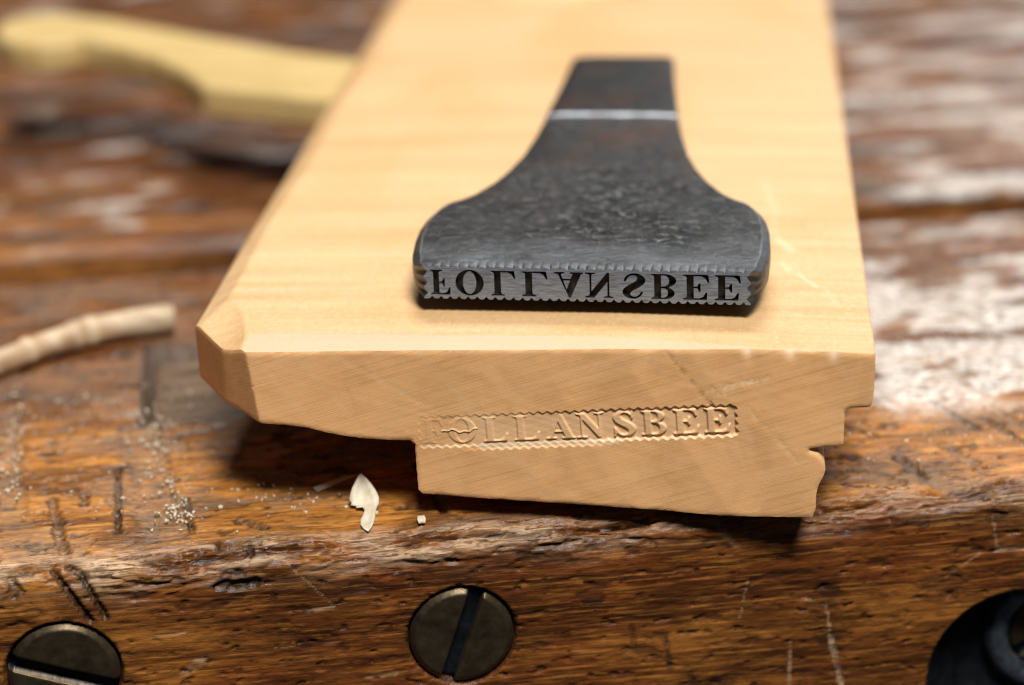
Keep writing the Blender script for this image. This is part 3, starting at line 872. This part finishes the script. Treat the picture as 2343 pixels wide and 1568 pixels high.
# lines of points along the knife-cut arrises keep them crisp
ew = np.arange(-8.7, 0, 0.2); e1 = np.stack([-71.3 - 0.112 * ew, ew], -1)
Xi = np.concatenate([Xc, Xf, e1[:, 0]]); Yi = np.concatenate([Yc, Yf, e1[:, 1]])
poly = [tuple(p_) for p_ in ring]
ok = in_poly(Xi, Yi, poly)
Xi, Yi = Xi[ok], Yi[ok]
bd = poly_dist(Xi, Yi, poly)
Xi, Yi = Xi[bd > 0.09], Yi[bd > 0.09]
P2, T2, wh2 = triangulate(np.concatenate([ring, np.stack([Xi, Yi], -1)]), [list(range(nR))])
cen = P2[T2].mean(1)
T2 = T2[in_poly(cen[:, 0], cen[:, 1], poly)]
u, w = P2[:, 0], P2[:, 1]
bd = poly_dist(u, w, poly)
v = Fend(u, w)
ix, iy = imp_xy(u, w)
v = v - samp(imp, ix, iy)                       # pressed in = away from the camera
v = v + 0.05 * fbm(u / 9, w / 9, 3, 221) * (v < 0.5)
chat = noise((u * 0.96 - w * 0.28) / 30, (u * 0.28 + w * 0.96) / 0.55, 223)
v = v + 0.012 * chat
dd, tt_ = u * 0.84 + w * 0.54, -u * 0.54 + w * 0.84        # broad knife facets slanting across the end
v = v + 0.34 * np.abs(noise(dd / 12, tt_ / 60, 227)) * (Fend(u, w) < 0.01) + 0.012 * noise(dd / 3.3, tt_ / 25, 229)
v = v + 0.22 * (1 - sstep(0, 0.26, bd)) ** 2 * (0.6 + 0.5 * noise(u / 3, w / 3, 225))
# long knife score and faint ghost strikes to the right of the name
fresh_lit = samp(fresh_lit_f, ix, iy)
stain = 0.25 * samp(stain_f, ix, iy)
for (a, b, c_, d, hw, dep, fr) in [(-23.2, 0.2, -18.0, -6.6, 0.16, 0.06, -0.4), (-14.2, -6.6, -8.3, -13.4, 0.14, 0.05, 0.12),
                                   (-18.6, -4.6, -11.9, -3.0, 0.10, 0.09, 0.6), (-17.9, -5.1, -15.7, -4.7, 0.10, 0.08, 0.5),
                                   (-57.5, -0.5, -52.6, -10.6, 0.10, 0.025, 0.12), (-62, 0.0, -49.5, -7.5, 0.2, 0.02, 0.1)]:
    d_, _ = seg_dist(u + 0.12 * np.sin(w * 9 + u * 6), w + 0.10 * np.sin(u * 7), a, b, c_, d)
    mk = 1 - sstep(hw * 0.4, hw * 1.3, d_)
    v = v + dep * mk; fresh_lit = np.maximum(fresh_lit, fr * mk)
    if fr < 0: stain = np.maximum(stain, -fr * mk * 0.8)
for nu in (-14.2, -9.4, -4.6):                   # nicks in the upper arris
    d_ = np.hypot((u - nu) / 0.55, (w - np.interp(nu, cr_u, cr_w)) / 0.8)
    v = v + 0.30 * np.exp(-d_ ** 2); fresh_lit = np.maximum(fresh_lit, 0.7 * np.exp(-d_ ** 2 * 0.8))
fresh_lit = np.clip(fresh_lit, 0, 1)
end_verts = np.stack([u, v, w], -1)
a_, b_, c_ = end_verts[T2[:, 0]], end_verts[T2[:, 1]], end_verts[T2[:, 2]]
nrm = np.cross(b_ - a_, c_ - a_)[:, 1]
T2 = np.where((nrm > 0)[:, None], T2[:, ::-1], T2)
# the long faces, drawn back from the outline
gs = np.concatenate([[0.0, 0.0008, 0.0018], np.linspace(0.003, 0.10, 66), np.linspace(0.11, 0.45, 60), np.linspace(0.47, 1.0, 45)])
rows = []
rix = wh2[:nR]
ring_v = end_verts[rix, 1]; ring_u = P2[rix, 0]; ring_w = P2[rix, 1]
for g in gs:
    vv = ring_v + (LENGTH - ring_v) * g
    ww = ring_w.copy()
    tpm = kind == 1
    if g > 0:
        ww[tpm] = Htop(ring_u[tpm], vv[tpm])
        lm = kind == 2
        wtop = Htop(np.full(lm.sum(), U_L), vv[lm])
        tt = np.arange(1, NL) / NL
        ww[lm] = wtop + (-8.46 - wtop) * tt
    rows.append(np.stack([ring_u, vv, ww], -1))
side = np.concatenate(rows)
nE = len(end_verts)
side_faces = grid_faces(len(gs), nR, wrap=True) + nE
allv = np.concatenate([end_verts, side])
pink = np.concatenate([np.zeros(nE), np.concatenate([(kind == 1) * (1 - sstep(-0.3, 0.3, r_[:, 1] - ring_v - bevel_w(ring_u))) * np.interp(ring_u, [-80, -72.4, -70.8, -40, -20, -10, 0], [0.0, 0.0, 0.9, 0.9, 0.7, 0.3, 0.0]) for r_ in rows])])
fr_side = []
for r_ in rows:
    f_ = np.zeros(nR)
    for (a, b, c_, d, hw, st_) in [(-11.9, 62, -10.6, 50, 0.5, .45), (-10.3, 38, -8.6, 34, 0.9, .7), (-10.0, 29, -5.9, 21, 0.45, .8), (-5.0, 21, -3.5, 14, 0.4, .3), (-11, 40, -10.5, 48, 0.5, .3)]:
        d_, _ = seg_dist(r_[:, 0], r_[:, 1], a, b, c_, d)
        f_ = np.maximum(f_, 0.62 * st_ * (1 - sstep(hw * 0.1, hw * 1.2, d_)) * (0.6 + 0.6 * np.abs(noise(r_[:, 0] / 0.7, r_[:, 1] / 1.3, 231))))
    fr_side.append(f_ * (kind == 1))
fr_all = np.concatenate([fresh_lit, np.concatenate(fr_side)])
st_all = np.concatenate([stain, np.zeros(len(side))])
mi = np.concatenate([np.ones(len(T2)), np.zeros(len(side_faces))])
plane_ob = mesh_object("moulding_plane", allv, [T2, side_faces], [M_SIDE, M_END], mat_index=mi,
                       attrs=dict(pink=pink, fresh_lit=fr_all, stain=st_all))
plane_ob.location = (0, 0, HB * MM)
plane_ob.rotation_euler = (0, 0, -BODY_YAW)
tag(plane_ob, "pale wooden moulding plane lying on its side, name stamped in its end", "plane")

# ------------------------------------------------------------------ name stamp
# local axes: x across, y along the stamp (away from the face), z up from the plane's upper side
ST_W = 38.4
st_y = np.array([0, 0.7, 1.6, 3, 6, 11, 15, 18.0, 20.2, 22.2, 23.4, 24.3, 26.6, 31, 36, 42, 50, 60, 75, 92.0])
st_a = np.array([19.0, 19.7, 20.2, 20.7, 21.2, 21.45, 21.4, 21.05, 20.5, 19.75, 19.0, 17.8, 15.8, 13.8, 12.3, 11.0, 10.0, 9.15, 8.4, 7.7])
ys = np.concatenate([[0, 0.35, 0.8, 1.3], np.arange(1.7, 42, 0.3), np.arange(42, 57.5, 0.6), np.arange(57.7, 59.2, 0.1), np.arange(59.4, 91.2, 1.0), [91.4, 91.8, 92.0]])


def smooth_interp(y, a, b):
    # interpolation eased by averaging over a short window
    o = 0
    for d in (-0.4, -0.2, 0, 0.2, 0.4): o = o + np.interp(np.clip(y + d, 0, None), a, b)
    return o / 5


NT, NS = 310, 14
n_ring = 2 * NT + 2 * NS
pitl = []; verts_s = []; clean = []; patina = []; bright = []
tx = np.linspace(-1, 1, NT)
for yi in ys:
    hw = float(smooth_interp(np.array([yi]), st_y, st_a)[0])
    zt = float(np.interp(yi, [0, 8, 20, 35, 55, 58.1, 58.5, 90.5, 92.0], [5.78, 6.0, 6.35, 6.85, 7.45, 7.5, 7.85, 7.65, 7.2]))
    zb = float(np.interp(yi, [0, 15, 30, 45, 60, 88], [1.72, 1.4, 0.8, 0.25, 0.06, 0.06]))
    bev = float(np.interp(yi, [0, 2.5, 12, 30, 88], [0.02, 0.10, 0.22, 0.35, 0.7]))
    notch = max(0.0, 1 - yi / 1.9)
    ch = float(np.interp(yi, [0, 0.8, 3, 16, 23, 27, 60, 88], [0.02, 0.35, 0.95, 0.95, 0.7, 0.30, 0.30, 0.5]))
    X = tx * (hw - ch)
    ztop = np.full(NT, zt) - 0.25 * (1 - notch) * np.abs(tx) ** 6
    zbot = np.full(NT, zb) + 0.25 * (1 - notch) * np.abs(tx) ** 6
    tooth = np.clip(np.abs(((X + 19.2) / 1.07) % 1.0 - 0.5) * 2 - 0.42, 0, 1) / 0.58      # 1 in the notch
    lim = (np.abs(X) < 18.4)
    ztop = ztop - 0.30 * notch * tooth * lim * (0.75 + 0.35 * noise(X / 2.3, X * 0, 301))
    zbot = zbot + 0.36 * notch * tooth * lim
    # pits and hammer texture on the upper side
    mask = sstep(3.5, 12, yi + 2.5 * noise(X / 7, X * 0 + 1, 303)) * (1 - 0.85 * sstep(30, 40, yi))
    ctr = 0.12 + 0.88 * np.exp(-((X - 3) / 9) ** 2)
    yy = np.full(NT, yi)
    pit = fbm(X / 2.1, yy / 1.5, 4, 305)
    ztop = ztop + mask * ctr * (0.11 * pit - 0.15 * sstep(0.20, 0.5, fbm(X / 1.1, yy / 0.7, 3, 307))) + 0.10 * fbm(X / 12, yy / 9, 2, 309) * sstep(2, 8, yi)
    sides = np.linspace(0, 1, NS + 2)[1:-1]
    side_bulge = lambda t: hw - 0.12 * np.abs(2 * t - 1) ** 2 * min(1.0, yi)
    sn = np.zeros(NS)
    for cz in (0.22, 0.5, 0.78): sn = sn + np.exp(-((sides - cz) / 0.075) ** 2)
    rx_ = side_bulge(sides) - 0.55 * notch * sn
    st0 = (sides - sides[0]) / (sides[-1] - sides[0])
    hc = min(ch * 0.75, (zt - zb) * 0.3)
    zr = (ztop[-1] - hc) + ((zbot[-1] + hc) - (ztop[-1] - hc)) * st0
    zl = (zbot[0] + hc) + ((ztop[0] - hc) - (zbot[0] + hc)) * st0
    shear = -0.055 * max(0.0, 1 - yi / 26.0)
    xs_ = np.concatenate([X, rx_, X[::-1], -rx_])
    zs_ = np.concatenate([ztop, zr, zbot[::-1], zl])
    neck = math.exp(-((yi - 58.3) / 6.0) ** 2)
    verts_s.append(np.stack([xs_, yi + shear * xs_ + neck * (0.10 * noise(xs_ / 3.1, xs_ * 0, 317) - 0.035 * xs_), zs_], -1))
    cl = np.zeros(n_ring); cl[:NT] = (1 - mask) * (1 - sstep(20, 34, yi)) * (0.6 + 0.4 * noise(X / 5, yy / 4, 311)); cl[NT:] = 0.5 * (1 - sstep(3, 25, yi))
    clean.append(cl)
    pl_ = np.zeros(n_ring); pl_[:NT] = np.clip(mask * (0.25 + 0.9 * ctr) * (0.7 + 0.6 * noise(X / 6, yy / 5, 313)), 0, 1); pitl.append(pl_)
    patina.append(np.full(n_ring, 0.15 + 0.75 * sstep(22, 50, yi)))
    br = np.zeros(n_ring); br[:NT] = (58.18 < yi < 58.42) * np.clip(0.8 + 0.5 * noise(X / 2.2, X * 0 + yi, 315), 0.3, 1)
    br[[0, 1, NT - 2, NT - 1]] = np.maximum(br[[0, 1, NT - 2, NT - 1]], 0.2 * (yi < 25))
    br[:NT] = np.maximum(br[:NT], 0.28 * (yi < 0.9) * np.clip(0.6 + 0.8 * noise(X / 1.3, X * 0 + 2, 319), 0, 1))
    bright.append(br)
ringS = np.concatenate(verts_s)
nstat = len(ys)
fs_side = grid_faces(nstat, n_ring, wrap=True)
# far end cap
cap_c = ringS[-n_ring:].mean(0)[None] + np.array([[0, 0.3, 0]])
capi = len(ringS)
fs_cap = np.array([[(nstat - 1) * n_ring + i, (nstat - 1) * n_ring + (i + 1) % n_ring, capi] for i in range(n_ring)])
body_v = np.concatenate([ringS, cap_c])
at0 = lambda l: np.concatenate([np.concatenate(l), [0]])
stamp = empty("name_stamp", (0, 0, 0), -BODY_YAW)
cu_, su_ = math.cos(BODY_YAW), math.sin(BODY_YAW)
ou, ov = -32.9, 9.75
stamp.location = Vector((ou * cu_ + ov * su_, -ou * su_ + ov * cu_, HB + 0.76)) * MM
tag(stamp, "dark forged steel name stamp resting on the pale moulding plane", "stamp")
bo = mesh_object("stamp_body", body_v, [fs_side[:, ::-1], fs_cap[:, ::-1]], M_STEEL, stamp,
                 attrs=dict(clean=at0(clean), patina=at0(patina), bright=at0(bright), pit=at0(pitl)))
bo.data.set_sharp_from_angle(angle=math.radians(26))
# engraved striking face
face_ring = ringS[:n_ring][:, [0, 2]]
Xs, Zs = [], []
loops_pts = [tuple(p_) for p_ in face_ring]
all_pts = [face_ring]; loops = [list(range(n_ring))]; letter_loops = []
cnt = n_ring
fx = lambda x: (x / 37.5 - 0.5) * (ST_W - 0.7)
LET_Y0 = 1.72 + 0.52


def union_s():
    # outline of the S with its beaks traced from a raster, so that it is one loop
    return None


for ch, xa, xb in WORD:
    for li, lp in enumerate(GL[ch]):
        if ch == 'S' and li > 0: continue
        pts = np.array([(fx(xa + (xb - xa) * a), LET_Y0 + LET_H * (1 - b)) for a, b in lp])
        keep = [0]
        for i in range(1, len(pts)):
            if np.hypot(*(pts[i] - pts[keep[-1]])) > 0.02: keep.append(i)
        if np.hypot(*(pts[keep[-1]] - pts[keep[0]])) < 0.02: keep.pop()
        pts = pts[keep]
        loops.append(list(range(cnt, cnt + len(pts)))); letter_loops.append((cnt, len(pts)))
        all_pts.append(pts); cnt += len(pts)
Pf, Tf, whf = triangulate(np.concatenate(all_pts), loops)
Xm = (Pf[Tf].mean(1)[:, 0] / (ST_W - 0.7) + 0.5) * 37.5; Ym = Pf[Tf].mean(1)[:, 1]
inring = in_poly(Pf[Tf].mean(1)[:, 0], Ym, loops_pts)


def glyph_in(X, Y):
    mk = np.zeros(X.shape, bool)
    for ch, xa, xb in WORD:
        lx_ = (X - xa) / (xb - xa); ly_ = 1 - (Y - LET_Y0) / LET_H
        r_ = in_poly(lx_, ly_, GL[ch][0])
        if ch != 'S':
            for hole in GL[ch][1:]: r_ &= ~in_poly(lx_, ly_, hole)
        mk |= r_
    return mk


isl = glyph_in(Xm, Ym) & inring
top_t = Tf[inring & ~isl]; flo_t = Tf[isl]
yf = lambda x: -0.055 * x
base = np.stack([Pf[:, 0], yf(Pf[:, 0]), Pf[:, 1]], -1)
DEEP = 0.9
floor = base.copy(); floor[:, 1] += DEEP
nf = len(base)


def face_front(T, V):
    n_ = np.cross(V[T[:, 1]] - V[T[:, 0]], V[T[:, 2]] - V[T[:, 0]])[:, 1]
    return np.where((n_ > 0)[:, None], T[:, ::-1], T)


walls = []
for (st_, ln) in letter_loops:
    for i in range(ln):
        a, b = whf[st_ + i], whf[st_ + (i + 1) % ln]
        walls.append([a, b, nf + b, nf + a])
walls = np.array(walls)
fv = np.concatenate([base, floor])
t1 = face_front(top_t, fv); t2 = face_front(flo_t + nf, fv)
face_ob = mesh_object("striking_face", fv, [t1, t2, walls], [M_FACE, M_CUT], stamp, smooth=False,
                      mat_index=np.concatenate([np.zeros(len(t1)), np.ones(len(t2) + len(walls))]))
face_ob["label"] = "bright brushed striking face with the name cut in reverse"

# ------------------------------------------------------------------ wedge of the plane
far_e = [(-73, 139.8), (-81.3, 143.8), (-92.7, 149), (-108, 158.6), (-124, 169), (-132, 174.5), (-139, 178), (-145, 179.6), (-149, 179.2), (-152, 177)]
near_e = [(-153.6, 172), (-152.6, 166), (-150, 161), (-146, 157), (-141, 155), (-137, 156.6), (-134.6, 159.4), (-131, 157.4), (-125, 152.8), (-119, 147.5), (-113, 140.5),
          (-109, 134.5), (-106.3, 129.6), (-104.6, 126.6), (-102, 125.4), (-90.7, 121.4), (-80.8, 117), (-73, 114)]
outl = np.array(far_e + near_e)
# rounded over by lofting an inset copy
cen_ = outl.mean(0)
nxt = np.roll(outl, -1, 0); prv = np.roll(outl, 1, 0)
tg = nxt - prv; tg /= np.linalg.norm(tg, axis=1)[:, None]
inn = np.stack([-tg[:, 1], tg[:, 0]], -1)
if ((cen_ - outl) * inn).sum() < 0: inn = -inn
lv = [(-8.6, 0.9), (-8.0, 0.2), (-7.0, 0.0), (-4.2, 0.0), (-3.3, 0.25), (-2.8, 1.0)]
V = np.concatenate([np.column_stack([outl + inn * ins, np.full(len(outl), z)]) for z, ins in lv])
nO = len(outl)
Fw = [tuple(f) for f in grid_faces(len(lv), nO, wrap=True)]
Fw.append(tuple(range((len(lv) - 1) * nO, len(lv) * nO))); Fw.append(tuple(range(nO))[::-1])
wedge = mesh_object("plane_wedge", V, Fw, M_WEDGE, smooth=False)
wedge.location = (0, 0, HB * MM); wedge.rotation_euler = (0, 0, -BODY_YAW)
md = wedge.modifiers.new("bevel", 'BEVEL'); md.width = 0.0016; md.segments = 3; md.limit_method = 'ANGLE'; md.angle_limit = math.radians(35)
tag(wedge, "yellow wooden wedge with rounded finial sticking out behind the moulding plane at upper left", "wedge")

# ------------------------------------------------------------------ twig
path = [(-118, 55.0, 2.0, 1.9), (-110, 61.8, 2.0, 1.9), (-104.9, 65.8, 2.0, 1.95), (-101.2, 69.0, 2.1, 2.0), (-100.3, 69.8, 2.1, 2.3), (-99.5, 70.4, 2.1, 2.15), (-97.5, 71.8, 2.2, 2.2), (-95.0, 73.5, 2.3, 2.2),
        (-94.2, 74.1, 2.35, 2.55), (-93.4, 74.5, 2.35, 2.35), (-91.8, 75.1, 2.35, 2.5), (-90.9, 75.4, 2.35, 2.3), (-88, 76.4, 2.4, 2.4), (-84, 77.6, 2.4, 2.4), (-80.6, 78.6, 2.4, 2.35), (-80.4, 78.65, 2.4, 1.9)]
na = 20
V = []
aa = np.linspace(0, 2 * math.pi, na, endpoint=False)
pa_ = np.array(path)
for i, (x, y, z, r_) in enumerate(path):
    t_ = pa_[min(i + 1, len(path) - 1), :2] - pa_[max(i - 1, 0), :2]; t_ = t_ / np.linalg.norm(t_)
    nn = np.array([-t_[1], t_[0]])
    rr_ = 0.84 * r_ * (1 + 0.06 * np.sin(aa * 3 + i) + 0.05 * np.sin(aa * 5 + 2 * i))
    V.append(np.stack([x + nn[0] * rr_ * np.cos(aa), y + nn[1] * rr_ * np.cos(aa), z - 0.15 + rr_ * np.sin(aa)], -1))
V = np.concatenate(V)
Ft = [tuple(f) for f in grid_faces(len(path), na, wrap=True)]
Ft.append(tuple(range(na))[::-1]); Ft.append(tuple(range((len(path) - 1) * na, len(path) * na)))
knk = np.zeros(len(path)); knk[[3, 5, 7, 9, 11]] = [0.7, 1.0, 0.6, 1.0, 0.7]
tw = mesh_object("twig", V, Ft, M_TWIG, attrs=dict(knuckle=np.repeat(knk, na)))
tw.rotation_euler = (0, 0, BENCH_YAW)
tag(tw, "pale peeled twig with ringed knuckles lying on the vise jaw at left", "twig")

# ------------------------------------------------------------------ wood chips and sawdust
def chip(name, left, rightp, thick, label):
    """left and right edges of a curled flake, lists of 3-D points in bench axes"""
    L_, R_ = np.array(left, float), np.array(rightp, float)
    k_ = len(L_)
    mid_ = (L_ + R_) / 2 + np.array([0, 0.55, -0.35]) * (np.linalg.norm(R_ - L_, axis=1) / 2.5)[:, None]
    rowsf = np.stack([L_, (L_ + mid_) / 2 + [0, -.08, .03], mid_, (R_ + mid_) / 2 + [0, -.08, .03], R_], 1)
    f_ = rowsf.reshape(-1, 3); b_ = f_ + np.array([0, thick, -thick * 0.3])
    V_ = np.concatenate([f_, b_])
    n5 = k_ * 5
    F_ = [tuple(q) for q in grid_faces(k_, 5)] + [tuple(q[::-1] + n5) for q in grid_faces(k_, 5)]
    bd_ = [i * 5 for i in range(k_)] + [(k_ - 1) * 5 + j for j in range(1, 5)] + [i * 5 + 4 for i in range(k_ - 2, -1, -1)] + [j for j in range(3, 0, -1)]
    for i in range(len(bd_)):
        a_i, b_i = bd_[i], bd_[(i + 1) % len(bd_)]
        F_.append((a_i, b_i, b_i + n5, a_i + n5))
    o_ = mesh_object(name, V_, F_, M_CHIP)
    o_.rotation_euler = (0, 0, BENCH_YAW)
    tag(o_, label, "wood chip", "loose chips under the plane")
    return o_


chip("wood_chip", [(-57.5, 17.4, 3.3), (-58.0, 16.9, 2.7), (-58.5, 16.3, 2.1), (-58.75, 15.8, 1.6), (-58.95, 15.3, 1.1), (-58.7, 14.95, 0.85), (-58.85, 14.7, 0.6), (-58.2, 14.45, 0.6), (-58.25, 14.1, 0.5), (-57.5, 13.9, 0.6), (-57.3, 13.3, 0.55), (-57.5, 12.4, 0.42), (-57.9, 11.4, 0.25), (-58.0, 10.4, 0.05), (-57.7, 9.6, -0.1), (-57.25, 9.0, -0.2)],
     [(-57.3, 17.35, 3.35), (-56.7, 16.9, 2.9), (-56.2, 16.3, 2.4), (-55.85, 15.8, 1.95), (-55.6, 15.3, 1.55), (-55.5, 14.95, 1.3), (-55.5, 14.7, 1.1), (-55.55, 14.45, 0.95), (-55.6, 14.1, 0.8), (-55.75, 13.7, 0.7), (-55.95, 13.1, 0.6), (-56.1, 12.3, 0.5), (-56.2, 11.4, 0.35), (-56.45, 10.4, 0.15), (-56.75, 9.6, 0.0), (-57.1, 9.0, -0.15)],
     0.22, "creamy white curled wood chip on the jaw edge under the moulding plane")
chip("wood_chip", [(-63.0, 21.0, 0.4), (-61.5, 21.8, 0.5), (-59.5, 22.4, 0.7), (-57.6, 22.8, 0.8)],
     [(-62.6, 19.9, 0.3), (-61.0, 20.9, 0.4), (-59.3, 21.9, 0.6), (-57.5, 22.6, 0.8)], 0.25, "narrow dim wood shaving in the shadow behind the white chip")
chip("wood_chip", [(-51.3, 10.6, 0.5), (-51.4, 9.9, 0.4), (-51.3, 9.2, 0.2)],
     [(-50.5, 10.6, 0.5), (-50.4, 9.9, 0.45), (-50.5, 9.2, 0.2)], 0.3, "tiny square wood chip just right of the white curled chip")

V_, F_ = [], []


def grains(n_, fn, smin, smax):
    for _ in range(n_):
        x, y = fn()
        r_ = random.uniform(smin, smax) * (1 if random.random() < 0.85 else 1.6)
        el = random.uniform(0.6, 1.6)
        a_r = random.uniform(0, math.pi)
        base_i = len(V_)
        pts_ = []
        for k_ in range(5):
            t_ = k_ * 2 * math.pi / 5 + random.uniform(-.3, .3)
            X_, Y_ = r_ * el * math.cos(t_), r_ / el * math.sin(t_)
            pts_.append((x + X_ * math.cos(a_r) - Y_ * math.sin(a_r), y + X_ * math.sin(a_r) + Y_ * math.cos(a_r), 0.05 + random.uniform(-.1, .15)))
        apex = (x + random.uniform(-.3, .3) * r_, y + random.uniform(-.3, .3) * r_, 0.1 + r_ * random.uniform(0.5, 1.1))
        low_ = (x, y, -0.4)
        V_.extend(pts_ + [apex, low_])
        for k_ in range(5):
            F_.append((base_i + k_, base_i + (k_ + 1) % 5, base_i + 5))
            F_.append((base_i + (k_ + 1) % 5, base_i + k_, base_i + 6))


def along(ax, ay, bx, by, sx_, sy_):
    def f():
        t_ = random.random()
        return random.gauss(ax + (bx - ax) * t_, sx_), random.gauss(ay + (by - ay) * t_, sy_)
    return f


grains(170, along(-83.5, 50, -79.0, 14, 1.5, 1.2), 0.07, 0.22)
grains(34, along(-79.8, 20, -78.6, 15, 0.7, 1.4), 0.09, 0.26)
grains(70, along(-101, 60, -99, 24, 0.9, 2), 0.10, 0.26)
grains(150, along(-110, 55, -62, 44, 8, 14), 0.06, 0.20)
grains(40, along(-72, 24, -60, 14, 3.5, 2.5), 0.08, 0.24)
grains(420, along(2, 62, 48, 55, 5, 15), 0.07, 0.24)
grains(120, along(0, 24, 32, 22, 5, 6), 0.06, 0.18)
grains(160, along(-140, 150, 80, 150, 10, 22), 0.10, 0.35)
V_a = np.array(V_)
inhole = ((V_a[:, 1] > 102.5) & (V_a[:, 1] < 118)) | (V_a[:, 1] < 9)
Fa = np.array(F_)
Fa = Fa[~inhole[Fa].any(1)]
saw = mesh_object("sawdust", V_a, [Fa], M_DUST, smooth=False)
saw.rotation_euler = (0, 0, BENCH_YAW)
tag(saw, "pale sawdust grains scattered over the bench", "sawdust", kind="stuff")
